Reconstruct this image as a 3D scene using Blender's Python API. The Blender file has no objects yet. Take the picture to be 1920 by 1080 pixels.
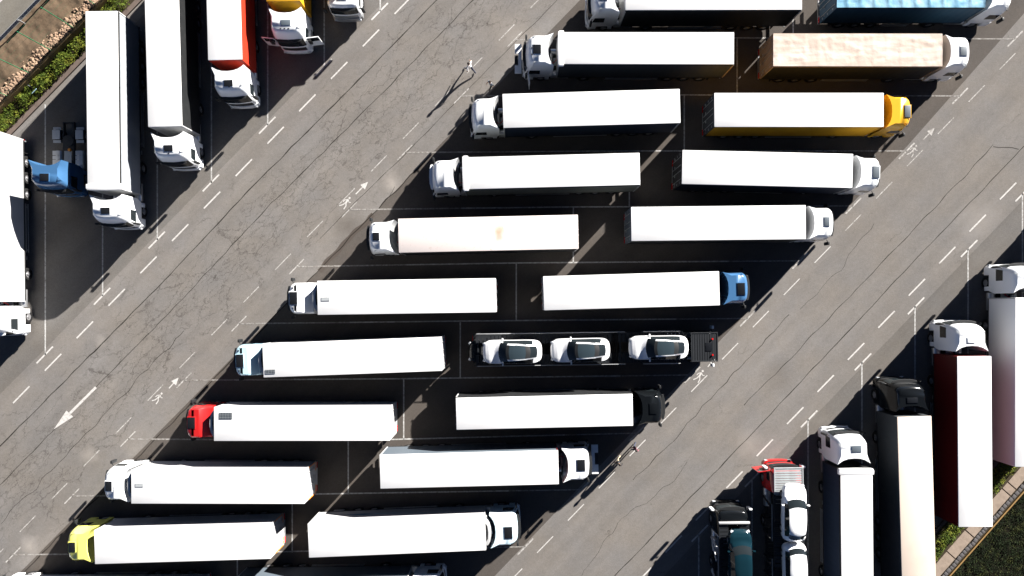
import bpy, bmesh, math, random
from mathutils import Vector, Matrix, noise

random.seed(7)
SC = bpy.context.scene
COL = SC.collection
R = math.radians

# ------------------------------------------------------------------ camera, sky, sun, exposure
CAM_H, FPX, NX, NY = 56.0, 1280.0, 965.0, 570.0      # drone height, focal length in photo pixels, nadir point in the photo
cam_d = bpy.data.cameras.new('camera')
cam = bpy.data.objects.new('camera', cam_d); COL.objects.link(cam)
cam.location = (0, 0, CAM_H)
cam_d.sensor_width = 36.0
cam_d.lens = 36.0 * FPX / 1920.0
cam_d.shift_x = -(NX - 960) / 1920.0
cam_d.shift_y = (NY - 540) / 1920.0
cam_d.clip_end = 2000
SC.camera = cam

SUN_EL = R(19.0)
SUN_AZ = Vector((0.677, 0.736))                        # towards the sun, top right of the picture
sun_vec = Vector((SUN_AZ.x * math.cos(SUN_EL), SUN_AZ.y * math.cos(SUN_EL), math.sin(SUN_EL))).normalized()
W = bpy.data.worlds.new('World'); SC.world = W; W.use_nodes = True
wn = W.node_tree.nodes; wl = W.node_tree.links
sky = wn.new('ShaderNodeTexSky'); sky.sky_type = 'NISHITA'; sky.sun_disc = False
sky.sun_elevation = SUN_EL; sky.sun_rotation = math.atan2(SUN_AZ.x, SUN_AZ.y)
sky.altitude = 300; sky.air_density = 0.15; sky.dust_density = 0.05; sky.ozone_density = 0.3
wl.new(sky.outputs[0], wn['Background'].inputs[0])
wn['Background'].inputs[1].default_value = 0.05

sd = bpy.data.lights.new('sun', 'SUN'); sd.energy = 5.0; sd.angle = R(0.5); sd.color = (1.0, 0.955, 0.90)
sun = bpy.data.objects.new('sun', sd); COL.objects.link(sun)
sun.rotation_euler = sun_vec.to_track_quat('Z', 'Y').to_euler()
sun.location = (40, 40, 60)

SC.view_settings.view_transform = 'Standard'
SC.view_settings.look = 'None'
SC.view_settings.gamma = 1.0
SC.view_settings.use_curve_mapping = False
SC.view_settings.exposure = 2.0
SC.render.engine = 'CYCLES'
SC.cycles.max_bounces = 5
SC.cycles.diffuse_bounces = 1
SC.cycles.glossy_bounces = 2
SC.cycles.transparent_max_bounces = 6

# ------------------------------------------------------------------ helpers
def P(px, py, z=0.0):
    """place on the ground plan measured in the survey of the photograph (pixel -> metres at height z)"""
    k = (CAM_H - z) / FPX
    return Vector(((px - NX) * k, -(py - NY) * k, z))

class MB:
    def __init__(s):
        s.v = []; s.f = []; s.m = []
    def add(s, verts, faces, m=0):
        b = len(s.v)
        s.v += [tuple(v) for v in verts]
        s.f += [tuple(b + i for i in f) for f in faces]
        s.m += [m] * len(faces)
        return s
    def box(s, x0, x1, y0, y1, z0, z1, m=0, mat=None):
        vs = [Vector((x, y, z)) for x in (x0, x1) for y in (y0, y1) for z in (z0, z1)]
        if mat is not None: vs = [mat @ v for v in vs]
        return s.add(vs, [(0, 1, 3, 2), (4, 6, 7, 5), (0, 4, 5, 1), (2, 3, 7, 6), (0, 2, 6, 4), (1, 5, 7, 3)], m)
    def prism(s, poly, z0, z1, m=0):
        n = len(poly)
        vs = [(p[0], p[1], z0) for p in poly] + [(p[0], p[1], z1) for p in poly]
        return s.add(vs, [tuple(range(n - 1, -1, -1)), tuple(range(n, 2 * n))] + [(i, (i + 1) % n, n + (i + 1) % n, n + i) for i in range(n)], m)
    def flat(s, poly, z, m=0):
        return s.add([(p[0], p[1], z) for p in poly], [tuple(range(len(poly)))], m)
    def cyl(s, a, b, r, n=14, m=0, r2=None):
        a = Vector(a); b = Vector(b); r2 = r if r2 is None else r2
        d = (b - a).normalized()
        u = d.orthogonal().normalized(); w = d.cross(u)
        vs = []
        for c, rr in ((a, r), (b, r2)):
            for i in range(n):
                t = 2 * math.pi * i / n
                vs.append(c + (u * math.cos(t) + w * math.sin(t)) * rr)
        fs = [(i, (i + 1) % n, n + (i + 1) % n, n + i) for i in range(n)]
        fs += [tuple(range(n - 1, -1, -1)), tuple(range(n, 2 * n))]
        return s.add(vs, fs, m)
    def tube(s, pts, r, n=6, m=0):
        for a, b in zip(pts, pts[1:]): s.cyl(a, b, r, n, m)
        return s
    def ribbon(s, pts, w, z, m=0, w2=None):
        """flat strip along a ground polyline, one point after the other"""
        L = []; Rr = []
        for i, p in enumerate(pts):
            p = Vector(p[:2])
            d = (Vector(pts[min(i + 1, len(pts) - 1)][:2]) - Vector(pts[max(i - 1, 0)][:2])).normalized()
            nrm = Vector((-d.y, d.x)); ww = (w[i] if isinstance(w, (list, tuple)) else w) / 2
            L.append(p + nrm * ww); Rr.append(p - nrm * ww)
        vs = [(q.x, q.y, z) for q in L] + [(q.x, q.y, z) for q in Rr]; n = len(pts)
        return s.add(vs, [(i, n + i, n + i + 1, i + 1) for i in range(n - 1)], m)
    def mesh(s, name, smooth=None, bevel=0.0, seg=2, slots=1):
        me = bpy.data.meshes.new(name)
        me.from_pydata(s.v, [], s.f)
        for i in range(slots): me.materials.append(None)
        if slots > 1: me.polygons.foreach_set('material_index', s.m)
        bm = bmesh.new(); bm.from_mesh(me)
        bmesh.ops.recalc_face_normals(bm, faces=bm.faces)
        if bevel:
            es = [e for e in bm.edges if len(e.link_faces) == 2 and e.calc_face_angle(0) > 0.6]
            bmesh.ops.bevel(bm, geom=es, offset=bevel, segments=seg, affect='EDGES', clamp_overlap=True, profile=0.6)
        bm.to_mesh(me); bm.free()
        if smooth is not None:
            me.shade_smooth(); me.set_sharp_from_angle(angle=R(smooth))
        me.update()
        return me

CACHE = {}
def cached(key, fn):
    if key not in CACHE: CACHE[key] = fn()
    return CACHE[key]

def obj(name, mesh, mats, parent=None, loc=None, rot=None, mtx=None, scale=None):
    o = bpy.data.objects.new(name, mesh); COL.objects.link(o)
    if mesh is not None and mats is not None:
        if not isinstance(mats, (list, tuple)): mats = [mats]
        for i, m in enumerate(mats):
            o.material_slots[i].link = 'OBJECT'
            o.material_slots[i].material = M[m] if isinstance(m, str) else m
    if parent is not None: o.parent = parent
    if loc is not None: o.location = loc
    if rot is not None: o.rotation_euler = rot
    if scale is not None: o.scale = scale
    if mtx is not None: o.matrix_local = mtx @ o.matrix_basis if (loc or rot) else mtx
    return o
def thing(name, label, cat, loc=(0, 0, 0), rz=0.0, group=None):
    o = obj(name, None, None, loc=loc, rot=(0, 0, rz))
    return tag(o, label, cat, group)
def tag(o, label=None, cat=None, group=None, kind=None):
    if label: o['label'] = label
    if cat: o['category'] = cat
    if group: o['group'] = group
    if kind: o['kind'] = kind
    return o

# ------------------------------------------------------------------ materials
M = {}
def new_mat(name):
    m = bpy.data.materials.new(name); m.use_nodes = True
    M[name] = m
    return m, m.node_tree.nodes, m.node_tree.links, m.node_tree.nodes['Principled BSDF']
def plain(name, col, rough=0.5, spec=0.5, metal=0.0, coat=0.0, dirt=0.0, dirtcol=(0.25, 0.2, 0.15), scale=2.0, bump=0.0, stretch=None):
    m, n, l, b = new_mat(name)
    b.inputs['Base Color'].default_value = (*col, 1)
    b.inputs['Roughness'].default_value = rough
    b.inputs['Specular IOR Level'].default_value = spec
    b.inputs['Metallic'].default_value = metal
    b.inputs['Coat Weight'].default_value = coat
    tc = n.new('ShaderNodeTexCoord')
    if dirt:
        no = n.new('ShaderNodeTexNoise'); no.inputs['Scale'].default_value = scale; no.inputs['Detail'].default_value = 6
        rp = n.new('ShaderNodeValToRGB'); rp.color_ramp.elements[0].position = 0.45; rp.color_ramp.elements[1].position = 0.75
        mu = n.new('ShaderNodeMath'); mu.operation = 'MULTIPLY'; mu.inputs[1].default_value = dirt
        mx = n.new('ShaderNodeMix'); mx.data_type = 'RGBA'
        mx.inputs['A'].default_value = (*col, 1); mx.inputs['B'].default_value = (*dirtcol, 1)
        if stretch:
            mp = n.new('ShaderNodeMapping'); mp.inputs['Scale'].default_value = stretch
            l.new(tc.outputs['Object'], mp.inputs['Vector']); l.new(mp.outputs[0], no.inputs['Vector'])
        else: l.new(tc.outputs['Object'], no.inputs['Vector'])
        l.new(no.outputs['Fac'], rp.inputs[0])
        l.new(rp.outputs[0], mu.inputs[0]); l.new(mu.outputs[0], mx.inputs['Factor'])
        l.new(mx.outputs['Result'], b.inputs['Base Color'])
    if bump:
        n2 = n.new('ShaderNodeTexNoise'); n2.inputs['Scale'].default_value = 3.0; n2.inputs['Detail'].default_value = 5
        bp = n.new('ShaderNodeBump'); bp.inputs['Strength'].default_value = bump; bp.inputs['Distance'].default_value = 0.05
        l.new(tc.outputs['Object'], n2.inputs['Vector']); l.new(n2.outputs['Fac'], bp.inputs['Height'])
        l.new(bp.outputs[0], b.inputs['Normal'])
    return m

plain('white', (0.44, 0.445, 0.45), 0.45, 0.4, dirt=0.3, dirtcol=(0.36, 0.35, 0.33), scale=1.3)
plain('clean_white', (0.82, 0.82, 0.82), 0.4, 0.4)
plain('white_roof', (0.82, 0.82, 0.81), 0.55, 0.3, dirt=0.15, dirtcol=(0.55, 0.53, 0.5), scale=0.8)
plain('white_cab', (0.84, 0.86, 0.87), 0.25, 0.5, coat=0.4)
plain('pale_ice_cab', (0.62, 0.77, 0.83), 0.25, 0.5, coat=0.4)
plain('ice_cab', (0.40, 0.58, 0.66), 0.25, 0.5, coat=0.4)
plain('grey_curtain', (0.035, 0.04, 0.045), 0.6, 0.3, dirt=0.3, dirtcol=(0.07, 0.07, 0.07))
plain('black_curtain', (0.012, 0.013, 0.014), 0.6, 0.25, dirt=0.3, dirtcol=(0.03, 0.03, 0.03))
plain('green_grey_curtain', (0.15, 0.16, 0.14), 0.6, 0.3, dirt=0.3, dirtcol=(0.1, 0.1, 0.09))
plain('navy_curtain', (0.012, 0.02, 0.04), 0.55, 0.3)
plain('steel_blue_panel', (0.085, 0.105, 0.125), 0.5, 0.4)
plain('mid_grey_curtain', (0.27, 0.29, 0.31), 0.6, 0.3)
plain('red_panel', (0.55, 0.035, 0.015), 0.4, 0.4)
plain('maroon_panel', (0.095, 0.003, 0.004), 0.45, 0.4)
plain('red_cab', (0.42, 0.014, 0.014), 0.22, 0.5, coat=0.6)
plain('yellow_panel', (0.62, 0.32, 0.015), 0.4, 0.4)
plain('yellow_cab', (0.68, 0.36, 0.02), 0.25, 0.5, coat=0.5)
plain('lemon_cab', (0.76, 0.74, 0.17), 0.25, 0.5, coat=0.5)
plain('blue_cab', (0.045, 0.125, 0.255), 0.25, 0.5, coat=0.5)
plain('black_cab', (0.005, 0.006, 0.007), 0.14, 0.35)
plain('orange_marker', (0.7, 0.22, 0.02), 0.4)
plain('red_light', (0.5, 0.01, 0.01), 0.25)
plain('headlight', (0.5, 0.52, 0.55), 0.1, 0.8)
plain('plastic', (0.015, 0.016, 0.017), 0.5, 0.4)
plain('chassis', (0.02, 0.021, 0.022), 0.6, 0.3, dirt=0.4, dirtcol=(0.05, 0.045, 0.04))
plain('rubber', (0.012, 0.012, 0.012), 0.85, 0.2)
plain('rim', (0.35, 0.35, 0.36), 0.35, 0.5, metal=0.6)
plain('alu', (0.55, 0.56, 0.57), 0.35, 0.5, metal=0.8)
plain('grey_metal', (0.30, 0.31, 0.32), 0.4, 0.5, metal=0.5)
plain('pale_deck', (0.33, 0.35, 0.36), 0.5, 0.4, dirt=0.4, dirtcol=(0.15, 0.15, 0.15))
plain('dark_deck', (0.012, 0.014, 0.017), 0.5, 0.4)
plain('glass', (0.012, 0.016, 0.018), 0.06, 0.5)
plain('roof_glass', (0.03, 0.045, 0.055), 0.05, 0.6)
plain('hatch', (0.01, 0.011, 0.013), 0.2, 0.5)
plain('teal_car', (0.004, 0.018, 0.026), 0.15, 0.4)
plain('black_car', (0.004, 0.005, 0.006), 0.14, 0.35)
plain('white_car', (0.86, 0.87, 0.88), 0.22, 0.5, coat=0.5)
plain('tan_tarp', (0.47, 0.38, 0.315), 0.6, 0.3, dirt=0.75, dirtcol=(0.70, 0.63, 0.57), scale=1.6, bump=0.3, stretch=(0.22, 1.4, 1))
plain('tan_panel', (0.30, 0.22, 0.16), 0.6, 0.3, dirt=0.4, dirtcol=(0.18, 0.13, 0.1))
plain('blue_tarp', (0.16, 0.36, 0.50), 0.35, 0.5, dirt=0.6, dirtcol=(0.38, 0.56, 0.66), scale=0.9, bump=0.4, stretch=(1.6, 0.5, 1))
plain('blue_panel', (0.02, 0.06, 0.10), 0.5, 0.4)
plain('cream_roof', (0.74, 0.63, 0.53), 0.6, 0.3, dirt=0.25, dirtcol=(0.62, 0.46, 0.34), scale=0.5)
plain('hose_red', (0.5, 0.02, 0.02), 0.4)
plain('print_blue', (0.02, 0.12, 0.25), 0.4)
plain('print_pale', (0.35, 0.52, 0.62), 0.4)
plain('print_grey', (0.4, 0.4, 0.42), 0.4)
plain('fence_green', (0.02, 0.16, 0.07), 0.5)
plain('galv', (0.42, 0.43, 0.44), 0.4, 0.5, metal=0.5)
plain('kerb', (0.13, 0.10, 0.085), 0.9, 0.2, dirt=0.5, dirtcol=(0.07, 0.055, 0.045))
plain('wall_stone', (0.22, 0.15, 0.07), 0.9, 0.2, dirt=0.7, dirtcol=(0.1, 0.08, 0.05))
plain('slab', (0.27, 0.215, 0.17), 0.9, 0.2, dirt=0.6, dirtcol=(0.17, 0.13, 0.1), bump=0.3)
plain('cobble', (0.09, 0.085, 0.085), 0.8, 0.3, dirt=0.5, dirtcol=(0.04, 0.04, 0.04))
plain('edging', (0.26, 0.16, 0.06), 0.8, 0.2)
plain('soil', (0.045, 0.035, 0.022), 0.95, 0.1, dirt=0.6, dirtcol=(0.02, 0.018, 0.01))
plain('dirt', (0.135, 0.095, 0.062), 0.95, 0.1, dirt=0.8, dirtcol=(0.085, 0.065, 0.045), scale=1.4, bump=0.6)
plain('rubble', (0.30, 0.205, 0.14), 0.95, 0.1, dirt=0.8, dirtcol=(0.15, 0.10, 0.07), scale=1.5)
plain('grass_soil', (0.006, 0.0065, 0.003), 0.95, 0.1, dirt=0.6, dirtcol=(0.016, 0.012, 0.007))
plain('skin', (0.5, 0.3, 0.2), 0.6)
plain('hair', (0.03, 0.02, 0.015), 0.7)
plain('shirt_white', (0.75, 0.74, 0.74), 0.8)
plain('shirt_grey', (0.25, 0.28, 0.32), 0.8)
plain('shirt_black', (0.02, 0.02, 0.022), 0.8)
plain('shirt_plum', (0.18, 0.05, 0.08), 0.8)
plain('jeans_navy', (0.03, 0.035, 0.06), 0.85)
plain('trousers_beige', (0.5, 0.4, 0.28), 0.85)
plain('trousers_black', (0.02, 0.02, 0.02), 0.85)
plain('shoe', (0.04, 0.035, 0.03), 0.6)
plain('crack_tar', (0.022, 0.019, 0.016), 0.9, 0.1)

def grid_panel():
    m, n, l, b = new_mat('solar_grid')
    br = n.new('ShaderNodeTexBrick'); br.offset = 0
    br.inputs['Color1'].default_value = (0.02, 0.028, 0.035, 1); br.inputs['Color2'].default_value = (0.02, 0.028, 0.035, 1)
    br.inputs['Mortar'].default_value = (0.3, 0.32, 0.34, 1); br.inputs['Scale'].default_value = 1.0
    br.inputs['Brick Width'].default_value = 0.12; br.inputs['Row Height'].default_value = 0.12; br.inputs['Mortar Size'].default_value = 0.008
    tc = n.new('ShaderNodeTexCoord'); l.new(tc.outputs['Object'], br.inputs['Vector']); l.new(br.outputs[0], b.inputs['Base Color'])
    b.inputs['Roughness'].default_value = 0.3
grid_panel()

def stained_roof():
    """pale roof with one rust-brown patch of old grime and small scuffs (wear with its own shape)"""
    m, n, l, b = new_mat('stained_roof')
    tc = n.new('ShaderNodeTexCoord')
    sx = n.new('ShaderNodeSeparateXYZ'); l.new(tc.outputs['Object'], sx.inputs[0])
    def gauss(sock, c, w):
        a = n.new('ShaderNodeMath'); a.operation = 'SUBTRACT'; l.new(sock, a.inputs[0]); a.inputs[1].default_value = c
        d = n.new('ShaderNodeMath'); d.operation = 'DIVIDE'; l.new(a.outputs[0], d.inputs[0]); d.inputs[1].default_value = w
        e = n.new('ShaderNodeMath'); e.operation = 'MULTIPLY'; l.new(d.outputs[0], e.inputs[0]); l.new(d.outputs[0], e.inputs[1])
        return e.outputs[0]
    ax, ay = gauss(sx.outputs[0], -7.7, 0.5), gauss(sx.outputs[1], -0.1, 0.85)
    s = n.new('ShaderNodeMath'); s.operation = 'ADD'; l.new(ax, s.inputs[0]); l.new(ay, s.inputs[1])
    no = n.new('ShaderNodeTexNoise'); no.inputs['Scale'].default_value = 2.2; no.inputs['Detail'].default_value = 6; l.new(tc.outputs['Object'], no.inputs['Vector'])
    s2 = n.new('ShaderNodeMath'); s2.operation = 'ADD'; l.new(s.outputs[0], s2.inputs[0]); l.new(no.outputs['Fac'], s2.inputs[1])
    mr = n.new('ShaderNodeMapRange'); mr.inputs[1].default_value = 0.45; mr.inputs[2].default_value = 1.5; mr.inputs[3].default_value = 0.75; mr.inputs[4].default_value = 0.0
    l.new(s2.outputs[0], mr.inputs[0])
    n2 = n.new('ShaderNodeTexNoise'); n2.inputs['Scale'].default_value = 3.5; n2.inputs['Detail'].default_value = 8; l.new(tc.outputs['Object'], n2.inputs['Vector'])
    r2 = n.new('ShaderNodeMapRange'); r2.inputs[1].default_value = 0.60; r2.inputs[2].default_value = 0.72; r2.inputs[4].default_value = 0.45; l.new(n2.outputs['Fac'], r2.inputs[0])
    m1 = n.new('ShaderNodeMix'); m1.data_type = 'RGBA'; m1.inputs['A'].default_value = (0.77, 0.69, 0.65, 1); m1.inputs['B'].default_value = (0.5, 0.38, 0.3, 1)
    l.new(r2.outputs[0], m1.inputs['Factor'])
    m2 = n.new('ShaderNodeMix'); m2.data_type = 'RGBA'; m2.inputs['B'].default_value = (0.36, 0.22, 0.11, 1)
    l.new(m1.outputs['Result'], m2.inputs['A']); l.new(mr.outputs[0], m2.inputs['Factor']); l.new(m2.outputs['Result'], b.inputs['Base Color'])
    b.inputs['Roughness'].default_value = 0.6
stained_roof()

AD = Vector((0.700, 0.714, 0)).normalized()             # direction of the driving aisles
AN = Vector((AD.y, -AD.x, 0))                           # across them, to the lower right
def asphalt(name, col, cracks, band, spots=()):
    m, n, l, b = new_mat(name)
    tc = n.new('ShaderNodeTexCoord'); V = tc.outputs['Object']
    def nz(scale, detail=6, rough=0.6, src=V):
        t = n.new('ShaderNodeTexNoise'); t.inputs['Scale'].default_value = scale; t.inputs['Detail'].default_value = detail
        t.inputs['Roughness'].default_value = rough; l.new(src, t.inputs['Vector']); return t
    def rng(sock, a, b_, c, d):
        t = n.new('ShaderNodeMapRange'); t.inputs[1].default_value = a; t.inputs[2].default_value = b_; t.inputs[3].default_value = c; t.inputs[4].default_value = d
        l.new(sock, t.inputs[0]); return t.outputs[0]
    def mth(op, a, b_):
        t = n.new('ShaderNodeMath'); t.operation = op
        for i, x in enumerate((a, b_)):
            if isinstance(x, (int, float)): t.inputs[i].default_value = x
            else: l.new(x, t.inputs[i])
        return t.outputs[0]
    big = rng(nz(0.07, 4).outputs['Fac'], 0.3, 0.7, 0.92, 1.08)
    mid = rng(nz(0.8, 8, 0.7).outputs['Fac'], 0.25, 0.75, 0.92, 1.08)
    fine = mth('MULTIPLY', rng(nz(4.0, 6, 0.85).outputs['Fac'], 0.3, 0.7, 0.88, 1.12), rng(nz(13, 3, 0.8).outputs['Fac'], 0.3, 0.7, 0.84, 1.16))
    # worn wheel tracks: noise stretched along the aisle
    mp = n.new('ShaderNodeMapping'); mp.vector_type = 'TEXTURE'
    mp.inputs['Rotation'].default_value = (0, 0, math.atan2(AD.y, AD.x)); mp.inputs['Scale'].default_value = (14, 1.1, 1)
    l.new(V, mp.inputs['Vector'])
    trk = rng(nz(0.9, 3, 0.5, mp.outputs[0]).outputs['Fac'], 0.3, 0.7, 0.92, 1.08)
    f = mth('MULTIPLY', mth('MULTIPLY', big, mid), mth('MULTIPLY', fine, trk))
    hs = nz(0.25, 5); hue = rng(hs.outputs['Fac'], 0.35, 0.65, 0, 1)
    mix = n.new('ShaderNodeMix'); mix.data_type = 'RGBA'
    mix.inputs['A'].default_value = (col[0] * 1.02, col[1], col[2] * 0.97, 1); mix.inputs['B'].default_value = (col[0] * 0.98, col[1], col[2] * 1.03, 1)
    l.new(hue, mix.inputs['Factor'])
    sc = n.new('ShaderNodeVectorMath'); sc.operation = 'SCALE'; l.new(mix.outputs['Result'], sc.inputs[0]); l.new(f, sc.inputs['Scale'])
    out = sc.outputs[0]
    if cracks:
        dn = nz(1.3, 7, 0.72)
        off = n.new('ShaderNodeVectorMath'); off.operation = 'MULTIPLY_ADD'; off.inputs[1].default_value = (1.2, 1.2, 0)
        mp2 = n.new('ShaderNodeMapping'); mp2.vector_type = 'TEXTURE'; mp2.inputs['Rotation'].default_value = (0, 0, math.atan2(AD.y, AD.x)); mp2.inputs['Scale'].default_value = (1.9, 0.9, 1); l.new(V, mp2.inputs['Vector'])
        l.new(dn.outputs['Color'], off.inputs[0]); l.new(mp2.outputs[0], off.inputs[2])
        dot = n.new('ShaderNodeVectorMath'); dot.operation = 'DOT_PRODUCT'; dot.inputs[1].default_value = AN; l.new(V, dot.inputs[0])
        dist = mth('ABSOLUTE', mth('SUBTRACT', dot.outputs['Value'], band[0]), 0)
        core = rng(dist, 0.0, band[1], 1.0, 0.0)
        for scale, width, thr, amt in ((0.5, 0.013, 0.49, 0.5), (1.9, 0.034, 0.575, 0.48)):
            vo = n.new('ShaderNodeTexVoronoi'); vo.feature = 'DISTANCE_TO_EDGE'; vo.inputs['Scale'].default_value = scale; l.new(off.outputs[0], vo.inputs['Vector'])
            ln = rng(vo.outputs['Distance'], width * 0.25, width, 1, 0)
            ms = nz(0.33 * scale + 0.12, 3)
            mk = mth('ADD', ms.outputs['Fac'], mth('MULTIPLY', core, 0.32))
            mk = rng(mk, thr + 0.08, thr + 0.2, 0, amt)
            k = mth('MULTIPLY', ln, mk)
            mxc = n.new('ShaderNodeMix'); mxc.data_type = 'RGBA'; mxc.inputs['B'].default_value = (0.03, 0.025, 0.021, 1)
            l.new(k, mxc.inputs['Factor']); l.new(out, mxc.inputs['A']); out = mxc.outputs['Result']
    for (sx_, sy_, sr_, am) in spots:
        c_ = P(sx_, sy_)
        dd = n.new('ShaderNodeVectorMath'); dd.operation = 'DISTANCE'; dd.inputs[1].default_value = c_
        wv = n.new('ShaderNodeVectorMath'); wv.operation = 'MULTIPLY_ADD'; wv.inputs[1].default_value = (1.6, 1.6, 0)
        l.new(nz(0.6, 5, 0.7).outputs['Color'], wv.inputs[0]); l.new(V, wv.inputs[2]); 
        sh_ = n.new('ShaderNodeVectorMath'); sh_.operation = 'SUBTRACT'; sh_.inputs[1].default_value = (0.8, 0.8, 0); l.new(wv.outputs[0], sh_.inputs[0])
        l.new(sh_.outputs[0], dd.inputs[0])
        k = rng(dd.outputs['Value'], 0.0, sr_, abs(am), 0.0)
        mxs = n.new('ShaderNodeMix'); mxs.data_type = 'RGBA'; mxs.inputs['B'].default_value = (0.34, 0.31, 0.28, 1) if am > 0 else (0.075, 0.062, 0.05, 1)
        l.new(k, mxs.inputs['Factor']); l.new(out, mxs.inputs['A']); out = mxs.outputs['Result']
    l.new(out, b.inputs['Base Color'])
    b.inputs['Roughness'].default_value = 0.95; b.inputs['Specular IOR Level'].default_value = 0.12
    bp = n.new('ShaderNodeBump'); bp.inputs['Strength'].default_value = 0.25; bp.inputs['Distance'].default_value = 0.02
    g = nz(25, 3, 0.7); l.new(g.outputs['Fac'], bp.inputs['Height']); l.new(bp.outputs[0], b.inputs['Normal'])
bandc = P(505, 425).dot(AN)
asphalt('asphalt', (0.165, 0.153, 0.142), True, (bandc, 6.0), ((735, 342, 1.1, 0.5), (735, 352, 0.7, 0.4), (166, 852, 0.9, 0.4), (56, 1022, 0.9, 0.5), (1835, 410, 2.2, 0.25), (1405, 832, 1.3, 0.3), (187, 640, 0.6, 0.35), (655, 425, 1.7, -0.5), (1460, 700, 1.8, -0.25), (1170, 880, 1.6, -0.25), (960, 70, 1.8, 0.25)))
asphalt('asphalt_bay', (0.080, 0.070, 0.062), False, None)  # darker bay surfacing, with extra shade put into its colour
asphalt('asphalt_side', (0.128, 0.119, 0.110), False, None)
asphalt('asphalt_road', (0.15, 0.14, 0.122), False, None)

def paint(name, amount, col=(0.50, 0.485, 0.465)):
    m, n, l, b = new_mat(name)
    tc = n.new('ShaderNodeTexCoord'); no = n.new('ShaderNodeTexNoise'); no.inputs['Scale'].default_value = 5; no.inputs['Detail'].default_value = 8; no.inputs['Roughness'].default_value = 0.75
    l.new(tc.outputs['Object'], no.inputs['Vector'])
    mr = n.new('ShaderNodeMapRange'); mr.inputs[1].default_value = amount - 0.16; mr.inputs[2].default_value = amount + 0.10; mr.inputs[3].default_value = 1; mr.inputs[4].default_value = 0.0
    l.new(no.outputs['Fac'], mr.inputs[0])
    mx = n.new('ShaderNodeMix'); mx.data_type = 'RGBA'; mx.inputs['A'].default_value = (0.14, 0.126, 0.112, 1); mx.inputs['B'].default_value = (*col, 1)
    l.new(mr.outputs[0], mx.inputs['Factor']); l.new(mx.outputs['Result'], b.inputs['Base Color'])
    b.inputs['Roughness'].default_value = 0.85; b.inputs['Specular IOR Level'].default_value = 0.2
paint('paint_fresh', 0.66)
paint('paint_worn', 0.54)
paint('paint_bay', 0.57, (0.48, 0.48, 0.47))
paint('paint_faint', 0.48, (0.38, 0.37, 0.355))

def leafmat(name, c0, c1, c2):
    m, n, l, b = new_mat(name)
    tc = n.new('ShaderNodeTexCoord'); no = n.new('ShaderNodeTexNoise'); no.inputs['Scale'].default_value = 1.6; no.inputs['Detail'].default_value = 6
    l.new(tc.outputs['Object'], no.inputs['Vector'])
    rp = n.new('ShaderNodeValToRGB'); e = rp.color_ramp.elements
    e[0].position = 0.32; e[0].color = (*c0, 1); e[1].position = 0.68; e[1].color = (*c2, 1)
    k = e.new(0.5); k.color = (*c1, 1)
    l.new(no.outputs['Fac'], rp.inputs[0]); l.new(rp.outputs[0], b.inputs['Base Color'])
    b.inputs['Roughness'].default_value = 0.8; b.inputs['Specular IOR Level'].default_value = 0.1
leafmat('leaf', (0.025, 0.045, 0.008), (0.075, 0.105, 0.014), (0.14, 0.145, 0.02))
leafmat('grass_dark', (0.005, 0.010, 0.003), (0.010, 0.018, 0.005), (0.04, 0.045, 0.012))

# ------------------------------------------------------------------ ground, bays, painted markings
g = MB().flat([(-250, -250), (250, -250), (250, 250), (-250, 250)], 0.0).mesh('ground')
ground = tag(obj('ground', g, 'asphalt'), kind='structure')

def px_line(pts): return [P(x, y) for x, y in pts]
def lerp(a, b, t): return a + (b - a) * t
# darker surfacing of the bays: centre block (colour lowered further to deepen its shade), left-hand bays, right-hand bays
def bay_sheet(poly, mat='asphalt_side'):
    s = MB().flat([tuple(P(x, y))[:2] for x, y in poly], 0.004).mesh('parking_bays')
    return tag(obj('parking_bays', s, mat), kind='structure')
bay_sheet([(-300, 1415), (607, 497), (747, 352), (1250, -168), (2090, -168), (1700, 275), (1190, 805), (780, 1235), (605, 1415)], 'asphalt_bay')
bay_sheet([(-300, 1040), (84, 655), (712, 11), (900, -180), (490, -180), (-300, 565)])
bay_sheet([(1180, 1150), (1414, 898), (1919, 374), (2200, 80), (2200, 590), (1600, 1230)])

# long construction joints of the paving
def wob(pts, step=0.7, amp=0.05, seed=0):
    out = []; W_ = px_line(pts)
    for a, b in zip(W_, W_[1:]):
        n = max(1, int((b - a).length / step))
        d = (b - a).normalized(); nr = Vector((-d.y, d.x, 0))
        for i in range(n):
            p = lerp(a, b, i / n)
            out.append(p + nr * (noise.noise(Vector((p.x * 0.8, p.y * 0.8, seed))) * amp * 2))
    out.append(W_[-1]); return out
def seam(pts, w, amp, seed):
    p = wob(pts, 0.45, amp, seed)
    ws = [w * (0.55 + 0.7 * abs(noise.noise(Vector((q.x * 0.9, q.y * 0.9, seed + 9))) + 0.35)) for q in p]
    me = MB().ribbon(p, ws, 0.0035 if seed != 4 else 0.0065).mesh('paving_joint')
    return tag(obj('paving_joint', me, 'crack_tar', parent=ground))
seam([(-60, 897), (0, 836), (295, 540), (480, 343), (643, 180), (819, 0), (880, -62)], 0.085, 0.035, 1)
seam([(-60, 968), (0, 909), (97, 810), (180, 725), (297, 607), (360, 542), (480, 411), (711, 180), (887, 0), (950, -60)], 0.06, 0.05, 2)
seam([(0, 980), (30, 952), (110, 868), (205, 765), (300, 668), (345, 620)], 0.045, 0.16, 3)
seam([(40, 1078), (180, 935), (325, 790), (607, 497), (747, 352), (800, 300)], 0.09, 0.06, 4)
seam([(600, 448), (658, 387), (759, 290), (898, 147), (960, 85), (1040, 5), (1100, -60)], 0.045, 0.03, 5)
seam([(1863, 272), (1666, 479), (1590, 560), (1430, 725), (1395, 760)], 0.055, 0.06, 6)
seam([(1980, 214), (1920, 274), (1724, 479), (1620, 590), (1395, 829), (1252, 977), (1152, 1080), (1100, 1135)], 0.065, 0.035, 7)
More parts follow.
